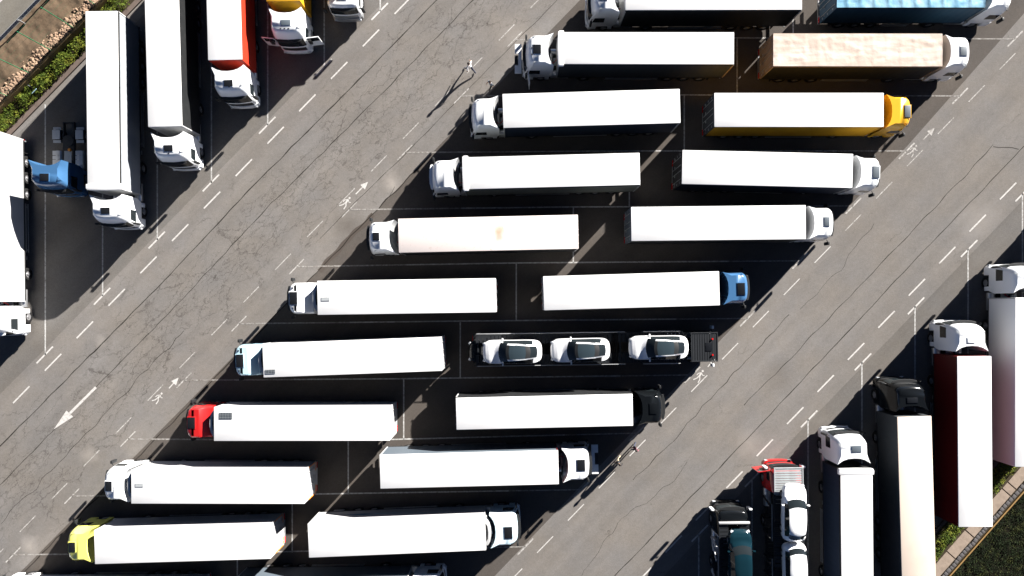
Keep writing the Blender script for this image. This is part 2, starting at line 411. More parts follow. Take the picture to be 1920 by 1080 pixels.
seam([(1480, 590), (1400, 676), (1340, 740), (1260, 827), (1187, 900)], 0.05, 0.13, 8)
seam([(1640, 420), (1560, 520), (1500, 580)], 0.03, 0.2, 9)
seam([(1290, 868), (1230, 930), (1166, 972), (1090, 1080), (1060, 1110)], 0.03, 0.2, 10)
seam([(1863, 272), (1885, 276), (1910, 280)], 0.06, 0.15, 11)
seam([(560, 580), (640, 480), (700, 420), (740, 350)], 0.03, 0.3, 12)
# a drip of dark oil along the bay edge
oil = MB().ribbon(wob([(598, 508), (640, 462), (680, 424), (700, 402)], 0.3, 0.12, 21), 0.42, 0.0055).mesh('oil_stain')
m_, n_, l_, b_ = new_mat('oil')
b_.inputs['Base Color'].default_value = (0.055, 0.043, 0.035, 1); b_.inputs['Roughness'].default_value = 0.8
tag(obj('oil_stain', oil, 'oil', parent=ground))

MK = tag(obj('road_markings', None, None), kind='structure')
ZP = 0.0085
def mark(name, mb, mat='paint_fresh'):
    return obj(name, mb.mesh(name), mat, parent=MK)
def bar(a, b, w, mat, name='painted_dash'):
    return mark(name, MB().ribbon([a, b], w, ZP), mat)
dirp = Vector((0.698, -0.716))                            # along the aisles in the photograph
def dash(cx, cy, ln=43, w=0.13, mat='paint_fresh', name='painted_dash'):
    h = dirp * ln / 2
    bar(P(cx - h.x, cy - h.y), P(cx + h.x, cy + h.y), w, mat, name)
for i in range(-1, 15): dash(40 + 59.6 * i, 740 - 60.8 * i, 44, 0.115)                       # left aisle, left side
for i in range(-1, 18): dash(52 + 59.85 * i, 982 - 61.4 * i, 42, 0.075, 'paint_worn')       # left aisle, footway
for i in range(-2, 18): dash(1022 + 57.8 * i, 1021 - 60.4 * i, 43, 0.075, 'paint_worn' if i > 9 else 'paint_fresh')  # right aisle, footway
for i in range(-1, 14): dash(1206 + 57.0 * i, 1080 - 60.15 * i, 44, 0.115)                   # right aisle, right side
LT = [(84, 665.5), (191.5, 555.5), (294, 450), (395.5, 343), (501, 235), (607, 126.5), (712, 21.5), (816, -86)]
for x, y in LT:
    dash(x, y, 44, 0.125, 'paint_fresh', 'bay_end_bar')
    bar(P(x + 1, y), P(x + 1, y - 470), 0.11, 'paint_bay', 'bay_line')
bar(P(-22, 772), P(-22, 302), 0.11, 'paint_bay', 'bay_line')
RT = [(1919, 362), (1817, 466), (1717.5, 573.5), (1618, 678.5), (1517, 785.5), (1412, 897), (1312, 1000)]
for x, y in RT:
    dash(x, y, 44, 0.125, 'paint_fresh', 'bay_end_bar')
    bar(P(x - 2, y), P(x - 2, y + 470), 0.11, 'paint_bay', 'bay_line')
CL = [((965, 74), (1380, 71), (1903, 73)), ((865, 180), (1282, 178), (1800, 180)), ((759, 286), (1180, 283), (1700, 283)), ((655, 393), (1075, 388), (1600, 386)),
      ((556, 500), (968, 493), (1500, 489)), ((448, 607), (863, 602), (1402, 597)), ((345, 713), (757, 710), (1298, 703)), ((240, 823), (653, 826), (1195, 812)),
      ((135, 930), (548, 927), (1090, 918)), ((25, 1040), (445, 1036), (985, 1025)), ((-80, 1146), (340, 1144), (880, 1132)), ((1070, -34), (1487, -36), (2005, -34))]
for k, (a, c, d) in enumerate(CL):
    e_ = (a[0] + (c[0] - a[0]) * 0.5, a[1] + (c[1] - a[1]) * 0.5)
    bar(P(*a), P(*e_), 0.11, 'paint_faint', 'bay_line'); bar(P(*e_), P(*c), 0.105, 'paint_bay', 'bay_line'); f_ = (c[0] + (d[0] - c[0]) * 0.75, c[1] + (d[1] - c[1]) * 0.75)
    bar(P(*c), P(*f_), 0.105, 'paint_bay', 'bay_line'); bar(P(*f_), P(*d), 0.10, 'paint_faint', 'bay_line')
    dash(a[0], a[1], 40, 0.09, 'paint_worn', 'bay_end_bar'); dash(d[0], d[1], 42, 0.12, 'paint_worn', 'bay_end_bar')
for x, y0, y1 in ((1487, -36, 71), (1382, 71, 177), (1283, 178, 283), (1180, 283, 387), (1075, 388, 493), (968, 493, 602), (863, 602, 710), (757, 710, 824), (653, 826, 927), (548, 927, 1036), (445, 1036, 1144)):
    bar(P(x, y0), P(x, y1), 0.105, 'paint_bay', 'bay_line')
# big arrow in the left aisle
ar = MB().ribbon([P(180, 726), P(131, 775)], 0.2, ZP)
tip, hb = Vector((101, 805)), Vector((129, 777)); pr = Vector((0.716, 0.698))
ar.flat([tuple(P(*q))[:2] for q in (tip, hb - pr * 7.5 + Vector((1, -2)), hb + pr * 7.5 + Vector((3, -1)))], ZP + 0.001)
mark('lane_arrow', ar)
def walker(cx, cy, s=1.0, ang=0.0, mat='paint_fresh'):
    """painted walking figure"""
    mb = MB(); ca, sa = math.cos(ang), math.sin(ang); o = P(cx, cy)
    def q(x, y): return Vector((o.x + (x * ca - y * sa) * s, o.y + (x * sa + y * ca) * s, 0))
    mb.flat([tuple(q(0.10 + 0.11 * math.cos(t * math.pi / 5), 0.62 + 0.11 * math.sin(t * math.pi / 5)))[:2] for t in range(10)], ZP)
    for k, (pts, w) in enumerate((([(0.05, 0.45), (0.0, 0.05)], 0.17), ([(0.0, 0.08), (0.16, -0.22), (0.12, -0.6)], 0.10), ([(-0.02, 0.08), (-0.16, -0.25), (-0.42, -0.5)], 0.10),
                   ([(0.05, 0.42), (0.27, 0.22), (0.42, 0.30)], 0.08), ([(0.03, 0.42), (-0.2, 0.25), (-0.28, 0.02)], 0.08))):
        mb.ribbon([q(*p) for p in pts], w * s, ZP + 0.0006 * (k + 1))
    mark('walking_figure', mb, mat)
def small_arrow(x0, y0, x1, y1, mat='paint_worn'):
    a, b = P(x0, y0), P(x1, y1); d = (b - a).normalized(); nr = Vector((-d.y, d.x, 0))
    mb = MB().ribbon([a, b - d * 0.5], 0.09, ZP)
    mb.flat([tuple(b)[:2], tuple(b - d * 0.62 + nr * 0.27)[:2], tuple(b - d * 0.62 - nr * 0.27)[:2]], ZP + 0.001)
    mark('footway_arrow', mb, mat)
walker(648, 381, 0.85, -0.5); small_arrow(667, 364, 690, 341, 'paint_fresh')
walker(296, 747, 0.8, -0.5); small_arrow(317, 728, 335, 708, 'paint_fresh')
walker(1711, 284, 0.85, -0.4, 'paint_worn'); small_arrow(1731, 262, 1752, 240)
walker(1311, 706, 0.85, -0.4); small_arrow(1327, 688, 1346, 664, 'paint_fresh')

# ------------------------------------------------------------------ vehicles
def wheel_mesh(r, w):
    def mk():
        mb = MB(); n = 20; prof = [(r * 0.56, -w / 2), (r * 0.93, -w / 2), (r, -w * 0.36), (r, w * 0.36), (r * 0.93, w / 2), (r * 0.56, w / 2)]
        vs = []; k = len(prof)
        for i in range(n):
            t = 2 * math.pi * i / n
            vs += [(math.cos(t) * a, b, math.sin(t) * a) for a, b in prof]
        fs = [(i * k + j, i * k + j + 1, ((i + 1) % n) * k + j + 1, ((i + 1) % n) * k + j) for i in range(n) for j in range(k - 1)]
        mb.add(vs, fs)
        return mb.mesh('tyre', smooth=40)
    return cached(('tyre', r, w), mk)
def rim_mesh(r, w):
    def mk():
        mb = MB(); mb.cyl((0, -w * 0.40, 0), (0, w * 0.40, 0), r * 0.57, 18)
        mb.cyl((0, -w * 0.52, 0), (0, w * 0.52, 0), r * 0.22, 10)
        return mb.mesh('rim', smooth=40)
    return cached(('rim', r, w), mk)
def wheel(root, x, y, r, w, tm=None, rimmat='rim'):
    m = Matrix.Translation((x, y, r))
    o = obj('wheel', wheel_mesh(r, w), 'rubber', root, mtx=(tm @ m if tm else m))
    obj('rim', rim_mesh(r, w), rimmat, o)
    return o
def bmesh_box(key, x0, x1, y0, y1, z0, z1, bevel=0.03):
    return cached((key, x0, x1, y0, y1, z0, z1, bevel), lambda: MB().box(x0, x1, y0, y1, z0, z1).mesh(key, smooth=35 if bevel else None, bevel=bevel))

LEVELS = {
    'fair': [(0.95, 2.66, 1.22), (1.62, 2.69, 1.24), (1.78, 2.67, 1.24), (2.52, 2.54, 1.215), (2.72, 2.50, 1.20), (2.95, 2.46, 1.18), (3.35, 2.37, 1.14), (3.64, 2.24, 1.07), (3.76, 2.06, 0.96)],
    'step': [(0.95, 2.60, 1.22), (1.62, 2.63, 1.24), (1.78, 2.61, 1.24), (2.52, 2.50, 1.22), (2.72, 2.47, 1.21), (2.95, 2.44, 1.19), (3.30, 2.39, 1.16), (3.52, 2.30, 1.12), (3.60, 2.18, 1.03)],
    'low': [(0.90, 2.62, 1.22), (1.45, 2.65, 1.24), (1.58, 2.63, 1.24), (2.15, 2.52, 1.21), (2.32, 2.49, 1.20), (2.42, 2.46, 1.18), (2.52, 2.42, 1.15), (2.60, 2.34, 1.08), (2.64, 2.2, 0.98)],
}
def cab_meshes(style):
    def mk():
        lv = LEVELS[style]; loops = []
        for z, xf, w in lv:
            ears = style == 'fair' and z > 1.3
            xrc = 0.78 if ears else 0.55; xre = 0.34 if ears else 0.55
            we = 1.26 if ears else w * 0.985
            if style == 'step' and z > 3: we = w * 0.96
            rc = 0.40 if z < 3.2 else 0.46
            half = []
            for fy in (0, 0.35, 0.65, 0.88, 1.0):
                half.append((xrc - (xrc - xre) * fy ** 2.6, we * fy))
            for x, e in ((0.72, 0.45), (1.02, 0.0), (1.34, 0.0), (1.9, 0.0), (xf - rc, 0.0)):
                half.append((x, w + (we - w) * e))
            for a in (25, 50, 72):
                half.append((xf - 0.07 - rc + rc * math.sin(R(a)), w - rc + rc * math.cos(R(a))))
            half += [(xf - 0.06, w - rc), (xf - 0.02, w * 0.36), (xf, 0)]
            full = half + [(x, -y) for x, y in half[-2:0:-1]]
            L3 = []
            for x, y in full:
                zz = z
                if style == 'step' and z > 3.0:
                    t = min(1, max(0, (x - 0.75) / 0.65)); t = t * t * (3 - 2 * t)
                    zz = 2.98 + (z - 2.98) * (0.18 + 0.82 * t)
                L3.append((x, y, zz))
            loops.append(L3)
        N = len(loops[0])
        H = 15
        parts = {'cab_shell': MB(), 'windscreen': MB(), 'side_window': MB(), 'side_window_r': MB(), 'grille': MB()}
        for k in range(len(lv) - 1):
            for s in range(N):
                q = 'cab_shell'
                if k in (2, 3) and 11 <= s <= 18: q = 'windscreen'
                elif k == 2 and s in (7, 8): q = 'side_window'
                elif k == 2 and s in (N - 8, N - 9): q = 'side_window_r'
                elif k == 0 and 12 <= s <= 17: q = 'grille'
                a, b, c, d = loops[k][s], loops[k][(s + 1) % N], loops[k + 1][(s + 1) % N], loops[k + 1][s]
                parts[q].add([a, b, c, d], [(0, 1, 2, 3)])
        top = loops[-1]; sh = parts['cab_shell']
        if style == 'step':
            for i in range(H):
                l0, l1, r1, r0 = top[i], top[i + 1], top[(N - i - 1) % N], top[(N - i) % N]
                if i == 0: sh.add([l0, l1, r1], [(0, 1, 2)])
                elif i == H - 1: sh.add([l0, l1, r0], [(0, 1, 2)])
                else: sh.add([l0, l1, r1, r0], [(0, 1, 2, 3)])
        else:
            sh.add(top, [tuple(range(N))])
        sh.add(loops[0], [tuple(range(N))])
        out = {}
        for q, mb in parts.items():
            me = bpy.data.meshes.new(q); me.from_pydata(mb.v, [], mb.f); me.materials.append(None)
            bm = bmesh.new(); bm.from_mesh(me); bmesh.ops.remove_doubles(bm, verts=bm.verts, dist=1e-4)
            if q == 'cab_shell': bmesh.ops.recalc_face_normals(bm, faces=bm.faces)
            bm.to_mesh(me); bm.free()
            me.shade_smooth(); me.set_sharp_from_angle(angle=R(38)); out[q] = me
        return out
    return cached(('cab', style), mk)

def tractor(root, c):
    """c: style, col, hatch (x, y, lx, ly), mirror, visor, doors, panel, yaw"""
    style = c.get('style', 'fair'); col = c['col']
    yaw = c.get('yaw', 0.0)
    kp = Matrix.Translation((-1.3, 0, 0)); tm = kp @ Matrix.Rotation(yaw, 4, 'Z') @ kp.inverted()
    cm = cab_meshes(style)
    shell = obj('cab', cm['cab_shell'], col, root, mtx=tm)
    obj('windscreen', cm['windscreen'], 'glass', shell)
    obj('side_window', cm['side_window'], 'glass', shell)
    obj('side_window', cm['side_window_r'], 'glass', shell)
    obj('grille', cm['grille'], c.get('grille', 'plastic'), shell)
    ztop = {'fair': 3.76, 'step': 3.60, 'low': 2.64}[style]
    hx, hy, hlx, hly = c.get('hatch', (1.62, 0.0, 0.62, 0.72))
    if hlx:
        fr = bmesh_box('hatch_frame', -hlx / 2 - 0.05, hlx / 2 + 0.05, -hly / 2 - 0.05, hly / 2 + 0.05, -0.02, 0.03, 0.02)
        obj('hatch_frame', fr, col, shell, loc=(hx, hy, ztop))
        hm = bmesh_box('roof_hatch', -hlx / 2, hlx / 2, -hly / 2, hly / 2, 0.0, 0.055, 0.02)
        obj('roof_hatch', hm, c.get('hatchmat', 'hatch'), shell, loc=(hx, hy, ztop))
    zr = 2.74 if style != 'low' else 2.34
    vis = cached(('visor', zr), lambda: MB().prism([(2.44, -1.0), (2.60, -0.95), (2.70, -0.5), (2.72, 0), (2.70, 0.5), (2.60, 0.95), (2.44, 1.0)], zr, zr + 0.07).mesh('sun_visor', bevel=0.02))
    obj('sun_visor', vis, c.get('visor', 'plastic'), shell)
    mh = cached(('mirror',), lambda: MB().box(-0.08, 0.08, -0.13, 0.13, -0.36, 0.36).mesh('mirror', smooth=40, bevel=0.05))
    ma = cached(('mirror_arm',), lambda: MB().cyl((0, 0, 0.2), (0.1, 0.30, 0.24), 0.035, 8).mesh('mirror_arm'))
    zm = 2.15 if style != 'low' else 1.9
    for s in (1, -1):
        mi = obj('mirror', mh, c.get('mirror', 'plastic'), shell, loc=(2.42, s * 1.50, zm))
        obj('mirror_arm', ma, 'plastic', shell, loc=(2.33, s * 1.20, zm), scale=(1, s, 1))
    # roof lamps and horn
    if c.get('lamps'):
        lm = bmesh_box('marker_lamp', -0.04, 0.04, -0.06, 0.06, 0, 0.05, 0.015)
        for yy in c['lamps']: obj('roof_lamp', lm, 'plastic', shell, loc=(2.0, yy, ztop - 0.01))
    # bumper, lights, steps
    bp = cached(('bumper', style), lambda: MB().prism([(1.84, 1.21), (1.84, -1.21), (2.45, -1.21), (2.64, -1.0), (2.70, -0.5), (2.71, 0), (2.70, 0.5), (2.64, 1.0), (2.45, 1.21)], 0.32, LEVELS[style][0][0] - 0.012).mesh('bumper', smooth=30, bevel=0.05))
    bu = obj('bumper', bp, c.get('bumper', col), root, mtx=tm)
    hl = bmesh_box('headlight', -0.06, 0.06, -0.19, 0.19, -0.10, 0.10, 0.03)
    for s in (1, -1): obj('headlight', hl, 'headlight', bu, loc=(2.62, s * 0.9, 0.66), rot=(0, 0, -s * 0.2))
    st = bmesh_box('step', 0.62, 0.98, -0.12, 0.12, 0.38, 0.92, 0.03)
    for s in (1, -1): obj('step', st, col, root, mtx=tm @ Matrix.Translation((-0.05, s * 1.09, 0)))
    # chassis
    ch = cached(('tractor_chassis',), lambda: MB().box(-3.3, 1.9, 0.36, 0.46, 0.72, 0.98).box(-3.3, 1.9, -0.46, -0.36, 0.72, 0.98).box(-3.3, -3.2, -0.36, 0.36, 0.72, 0.95).box(-1.7, -1.0, -0.36, 0.36, 0.80, 0.97).box(-0.2, 0.4, -0.36, 0.36, 0.75, 0.96).mesh('chassis'))
    obj('chassis', ch, 'chassis', root, mtx=tm)
    fw = cached(('fifth',), lambda: MB().cyl((-1.75, 0, 1.0), (-1.75, 0, 1.06), 0.46, 20).mesh('fifth_wheel'))
    obj('fifth_wheel', fw, 'chassis', root, mtx=tm)
    ft = cached(('tank',), lambda: MB().cyl((-1.0, 0, 0.66), (0.42, 0, 0.66), 0.31, 18).mesh('fuel_tank', smooth=40, bevel=0.02))
    for s in (1, -1): obj('fuel_tank', ft, 'alu', root, mtx=tm @ Matrix.Translation((0, s * 0.86, 0)))
    for s in (1, -1):
        wheel(root, 1.22, s * 1.03, 0.50, 0.34, tm)
        wheel(root, -2.25, s * 0.93, 0.50, 0.56, tm)
    mgm = cached(('tmud',), lambda: MB().box(-2.62, -1.88, -0.31, 0.31, 1.04, 1.09).box(-2.88, -2.66, -0.31, 0.31, 0.92, 0.97).box(-1.84, -1.62, -0.31, 0.31, 0.92, 0.97).mesh('mudguard', bevel=0.02))
    for s in (1, -1): obj('mudguard', mgm, c.get('mud', 'plastic'), root, mtx=tm @ Matrix.Translation((0, s * 0.93, 0)))
    cw = cached(('catwalk',), lambda: MB().box(-0.95, 0.30, -0.30, 0.30, 1.0, 1.04).mesh('catwalk'))
    obj('catwalk', cw, 'grey_metal', root, mtx=tm)
    if style == 'fair':
        tank = cached(('airtank',), lambda: MB().cyl((0.42, -0.5, 1.35), (0.42, 0.5, 1.35), 0.16, 14).mesh('air_tank', smooth=40))
        obj('air_tank', tank, 'grey_metal', root, mtx=tm)
    if c.get('hose', True) and c.get('trailer', True):
        hs = cached(('hose',), lambda: MB().tube([(0.5, 0.25, 1.7), (0.36, 0.28, 1.45), (0.22, 0.22, 1.40), (0.1, 0.15, 1.6), (0.02, 0.12, 1.8)], 0.035).mesh('air_hose', smooth=60))
        obj('air_hose', hs, 'hose_red', root, mtx=tm)
    # open doors
    dm = cached(('door',), lambda: MB().prism([(0, 0), (0.07, 0), (0.07, 0.98), (0, 0.98)], 0.98, 1.78).box(0, 0.07, 0, 0.07, 1.78, 2.55).box(0, 0.07, 0.91, 0.98, 1.78, 2.5).box(0, 0.07, 0.0, 0.98, 2.5, 2.56).mesh('cab_door', bevel=0.012))
    dg = cached(('doorglass',), lambda: MB().box(0.025, 0.045, 0.075, 0.905, 1.79, 2.49).mesh('door_window'))
    for s in c.get('doors', ()):
        d = obj('cab_door', dm, col, root, mtx=tm @ Matrix.Translation((2.24, s * 1.25, 0)) @ Matrix.Scale(s, 4, (0, 1, 0)) @ Matrix.Rotation(c.get('door_open', 0.12), 4, 'Z'))
        obj('door_window', dg, 'glass', d)
    if c.get('panel'):
        pm = cached(('panel',), lambda: MB().box(2.78, 3.32, 0.52, 1.17, 1.62, 1.70).box(2.78, 3.32, -1.17, -0.42, 1.62, 1.70).box(2.78, 3.05, -0.419, 0.519, 1.62, 1.70).mesh('grille_panel', bevel=0.02))
        pn = obj('grille_panel', pm, col, root, mtx=tm)
        bm_ = bmesh_box('badge_bar', 3.06, 3.34, -0.30, 0.40, 1.60, 1.66, 0.03)
        obj('grille_mesh', bm_, 'plastic', pn)
        hg = cached(('hinge',), lambda: MB().tube([(2.66, 0.8, 1.66), (2.80, 0.8, 1.66)], 0.03).tube([(2.66, -0.8, 1.66), (2.80, -0.8, 1.66)], 0.03).mesh('hinge'))
        obj('hinge', hg, 'plastic', pn)
    if c.get('beacon'):
        obj('beacon', cached(('beacon',), lambda: MB().cyl((-1.0, 0.2, 1.06), (-1.0, 0.2, 1.2), 0.12, 12).mesh('beacon')), 'orange_marker', root, mtx=tm)

def curtain_mesh(Lq, z0, z1, wavy):
    def mk():
        mb = MB(); n = int(Lq / 0.115) if wavy else 2; rows = 4 if wavy else 1
        x0, x1 = -Lq + 0.10, -0.10
        vs = []; nr = rows + 1
        for i in range(n + 1):
            x = lerp(x0, x1, i / n)
            for j in range(nr):
                z = lerp(z0, z1, j / rows); t = j / rows
                d = 0.0
                if wavy: d = 0.006 * math.sin(x * 2 * math.pi / 0.58) + 0.03 * math.sin(math.pi * t) * noise.noise(Vector((x * 0.55, t * 2, 3.3)))
                vs.append((x, d, z))
        fs = [(i * nr + j, (i + 1) * nr + j, (i + 1) * nr + j + 1, i * nr + j + 1) for i in range(n) for j in range(rows)]
        b = len(vs); vs += [(x, y - 0.05, z) for x, y, z in vs]
        fs += [(b + i * nr + j, b + i * nr + j + 1, b + (i + 1) * nr + j + 1, b + (i + 1) * nr + j) for i in range(n) for j in range(rows)]
        for i in range(n):
            for j in (0, rows):
                fs.append((i * nr + j, (i + 1) * nr + j, b + (i + 1) * nr + j, b + i * nr + j))
        for i in (0, n):
            for j in range(rows): fs.append((i * nr + j, i * nr + j + 1, b + i * nr + j + 1, b + i * nr + j))
        mb.add(vs, fs)
        return mb.mesh('side_curtain', smooth=50)
    return cached(('curtain', Lq, z0, z1, wavy), mk)
def tarp_mesh(Lq, hw, seed, amp=0.03):
    def mk():
        nx, ny = int(Lq / 0.12), 16; vs = []
        for i in range(nx + 1):
            x = lerp(-Lq, 0, i / nx)
            for j in range(ny + 1):
                y = lerp(-hw, hw, j / ny); e = 1 - abs(y / hw) ** 8
                bow = abs(((x / 1.05) % 1.0) - 0.5) * 2
                z = 3.945 + amp * e * (bow ** 4) + 0.03 * e * noise.noise(Vector((x * 0.9, y * 2.6, seed))) + 0.016 * e * noise.noise(Vector((x * 3.2 + y * 2, y * 4, seed + 5)))
                vs.append((x, y, z))
        k = ny + 1
        fs = [(i * k + j, (i + 1) * k + j, (i + 1) * k + j + 1, i * k + j + 1) for i in range(nx) for j in range(ny)]
        return MB().add(vs, fs).mesh('tarpaulin_roof', smooth=60)
    return cached(('tarp', Lq, hw, seed), mk)

def trailer(root, Lq, t):
    """t: kind curtain/box/tarp; roof, side, door, front colours; header, fridge, vent list"""
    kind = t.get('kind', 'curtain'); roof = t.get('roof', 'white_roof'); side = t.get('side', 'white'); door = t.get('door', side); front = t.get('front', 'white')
    sl, sr = t.get('side_l', side), t.get('side_r', side)
    z0 = 1.12 if kind != 'box' else 1.02
    if kind == 'tarp':
        obj('roof', tarp_mesh(Lq, 1.235, t.get('seed', 1), t.get('amp', 0.03)), roof, root)
        hw = 1.275
    elif kind == 'curtain':
        rm = cached(('roofc', Lq), lambda: MB().box(-Lq + 0.02, -0.02, -1.215, 1.215, 3.93, 4.0).mesh('roof', smooth=35, bevel=0.035))
        obj('roof', rm, roof, root); hw = 1.275
    else:
        rm = cached(('roofb', Lq), lambda: MB().box(-Lq, 0, -1.295, 1.295, 3.93, 4.0).mesh('roof', smooth=35, bevel=0.03))
        obj('roof', rm, roof, root); hw = 1.285
    if kind != 'box':
        rl = cached(('rail', Lq), lambda: MB().box(-Lq + 0.01, -0.01, 1.14, 1.275, 3.80, 3.925).mesh('roof_rail', bevel=0.02))
        for s in (1, -1): obj('roof_rail', rl, t.get('rail', 'plastic'), root, scale=(1, s, 1))
        sm = curtain_mesh(Lq, z0 + 0.02, 3.80, True)
    else:
        sm = curtain_mesh(Lq, z0, 3.925, False)
    for s, mt in ((1, sl), (-1, sr)):
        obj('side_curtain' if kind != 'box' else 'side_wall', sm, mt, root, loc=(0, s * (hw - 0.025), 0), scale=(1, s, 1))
    bl = cached(('sill', Lq, hw), lambda: MB().box(-Lq + 0.01, -0.01, hw - 0.12, hw - 0.01, z0 - 0.11, z0 + 0.005).mesh('side_rail'))
    for s in (1, -1): obj('side_rail', bl, t.get('sill', 'chassis'), root, scale=(1, s, 1))
    fw = cached(('frontw', hw, z0), lambda: MB().box(-0.09, 0.0, -hw, hw, z0 - 0.05, 3.91).mesh('front_wall', bevel=0.02))
    obj('front_wall', fw, front, root)
    fl = cached(('floor', Lq, z0), lambda: MB().box(-Lq + 0.12, -0.12, -1.14, 1.14, z0 - 0.08, z0 + 0.04).mesh('floor'))
    obj('floor', fl, 'chassis', root)
    # rear frame, doors, lock rods
    fr = cached(('rframe', hw, z0), lambda: MB().box(0, 0.09, hw - 0.1, hw, z0 - 0.05, 3.91).box(0, 0.09, -hw, -hw + 0.1, z0 - 0.05, 3.91).box(0, 0.09, -hw + 0.101, hw - 0.101, 3.78, 3.91).box(0, 0.09, -hw + 0.101, hw - 0.101, z0 - 0.18, z0 - 0.02).mesh('rear_frame', bevel=0.015))
    obj('rear_frame', fr, t.get('frame', door), root, loc=(-Lq, 0, 0))
    dm = cached(('rdoor', hw, z0), lambda: MB().box(-0.005, 0.05, 0.012, hw - 0.108, z0 - 0.01, 3.77).mesh('rear_door', bevel=0.015))
    lr = cached(('lockrod', z0), lambda: MB().cyl((-0.04, 0, z0 + 0.0), (-0.04, 0, 3.76), 0.022, 8).box(-0.07, -0.02, -0.015, 0.22, z0 + 0.75, z0 + 0.79).mesh('lock_rod'))
    hg = cached(('hingeb', z0), lambda: MB().box(-0.03, 0.0, 0, 0.16, 0, 0.07).mesh('hinge'))
    for s in (1, -1):
        d = obj('rear_door', dm, door, root, loc=(-Lq, 0, 0), scale=(1, s, 1))
        for yy in (0.22, 0.86): obj('lock_rod', lr, 'galv', d, loc=(0, yy, 0))
        for zz in (1.5, 2.4, 3.3): obj('hinge', hg, 'galv', d, loc=(0, hw - 0.26, zz))
    bu = cached(('underrun',), lambda: MB().box(-0.06, 0.04, -1.15, 1.15, 0.50, 0.62).box(0, 0.06, 0.5, 0.6, 0.6, 1.0).box(0, 0.06, -0.6, -0.5, 0.6, 1.0).mesh('underrun_bar', bevel=0.01))
    ub = obj('underrun_bar', bu, t.get('bar', 'grey_metal'), root, loc=(-Lq + 0.08, 0, 0))
    tl = bmesh_box('tail_light', -0.04, 0.04, -0.24, 0.24, -0.08, 0.08, 0.02)
    for s in (1, -1): obj('tail_light', tl, 'red_light', root, loc=(-Lq + 0.0, s * 0.93, z0 - 0.24))
    if t.get('markers'):
        mk_ = bmesh_box('marker_plate', -0.02, 0.0, -0.28, 0.28, -0.07, 0.07, 0.0)
        for s in (1, -1): obj('marker_plate', mk_, 'orange_marker', root, loc=(-Lq - 0.012, s * 0.85, z0 + 0.12))
        mk2 = bmesh_box('marker_strip', -0.02, 0.0, -0.04, 0.04, -0.9, 0.9, 0.0)
        for s in (1, -1): obj('marker_strip', mk2, 'orange_marker', root, loc=(-Lq - 0.012, s * (hw - 0.05), 2.1))
    # running gear
    cr = cached(('tchassis', Lq), lambda: MB().box(-Lq + 0.2, -1.2, 0.48, 0.60, 0.78, z0 - 0.085).box(-Lq + 0.2, -1.2, -0.60, -0.48, 0.78, z0 - 0.085).mesh('trailer_chassis'))
    obj('trailer_chassis', cr, 'chassis', root)
    ax = -Lq + 3.05
    for k in range(3):
        for s in (1, -1): wheel(root, ax + (k - 1) * 1.31, s * 1.03, 0.48, 0.38)
    lg = cached(('leg',), lambda: MB().box(-0.07, 0.07, -0.07, 0.07, 0.12, 1.0).box(-0.16, 0.16, -0.13, 0.13, 0.03, 0.11).mesh('landing_leg'))
    for s in (1, -1): obj('landing_leg', lg, 'grey_metal', root, loc=(-3.6, s * 0.85, 0.25))
    gx1 = ax - 1.31 - 0.7
    sg = cached(('sguard', Lq), lambda: MB().box(ax + 2.1, -4.0, 1.18, 1.22, 0.40, 0.52).box(ax + 2.1, -4.0, 1.18, 1.22, 0.66, 0.78).box(-4.2 - 0.05, -4.2 + 0.05, 1.12, 1.17, 0.4, 1.0).box(ax + 2.3, ax + 2.4, 1.12, 1.17, 0.4, 1.0).mesh('side_guard'))
    for s in (1, -1): obj('side_guard', sg, t.get('guard', 'grey_metal'), root, scale=(1, s, 1))
    mgd = cached(('mudflap',), lambda: MB().box(-0.02, 0.02, -0.24, 0.24, 0.28, 0.88).mesh('mud_flap'))
    for s in (1, -1): obj('mud_flap', mgd, 'rubber', root, loc=(ax - 2.0, s * 0.98, 0))
    if t.get('header'):
        hd = cached(('header',), lambda: MB().prism([(-0.42, 1.33), (-0.42, -1.33), (-0.10, -1.34), (0.03, -1.26), (0.05, 0), (0.03, 1.26), (-0.10, 1.34)], 3.70, 4.035).mesh('roof_header', smooth=35, bevel=0.05))
        obj('roof_header', hd, t.get('header_mat', roof), root)
    if t.get('fridge'):
        fz = cached(('fridge',), lambda: MB().prism([(0.002, 1.02), (0.002, -1.02), (0.16, -1.0), (0.33, -0.72), (0.42, -0.3), (0.44, 0), (0.42, 0.3), (0.33, 0.72), (0.16, 1.0)], 2.0, 3.80).mesh('fridge_unit', smooth=35, bevel=0.05))
        fu = obj('fridge_unit', fz, 'white', root)
        gv = cached(('fgrille',), lambda: MB().prism([(0.03, 0.7), (0.03, -0.7), (0.17, -0.5), (0.22, 0), (0.17, 0.5)], 3.79, 3.815).mesh('fridge_grille'))
        obj('fridge_grille', gv, 'plastic', fu)
    for (vx, vy, lx, ly, mt) in t.get('vents', ()):
        vm = bmesh_box('roof_panel', -lx / 2, lx / 2, -ly / 2, ly / 2, 0.0, 0.035, 0.0)
        obj('solar_panel' if mt == 'solar_grid' else 'roof_vent', vm, mt, root, loc=(vx, vy, 4.001))
    if t.get('boxes'):
        for (x0, x1, s) in t['boxes']:
            bm_ = bmesh_box('pallet_box', x0, x1, 0.75, 1.24, 0.42, 0.98, 0.02)
            obj('pallet_box', bm_, t.get('boxmat', 'white'), root, scale=(1, s, 1))

def truck(front, rear, label, cab, tr=None, group=None, length=None, name='articulated_truck', cat='truck'):
    F, B = P(front[0], front[1], 4.0), P(rear[0], rear[1], 4.0)
    d = F - B; rz = math.atan2(d.y, d.x)
    Lq = round(length or d.length, 1)
    root = thing(name, label, cat, (F.x, F.y, 0), rz, group)
    if cab: tractor(root, cab)
    if tr is not None: trailer(root, Lq, tr)
    return root

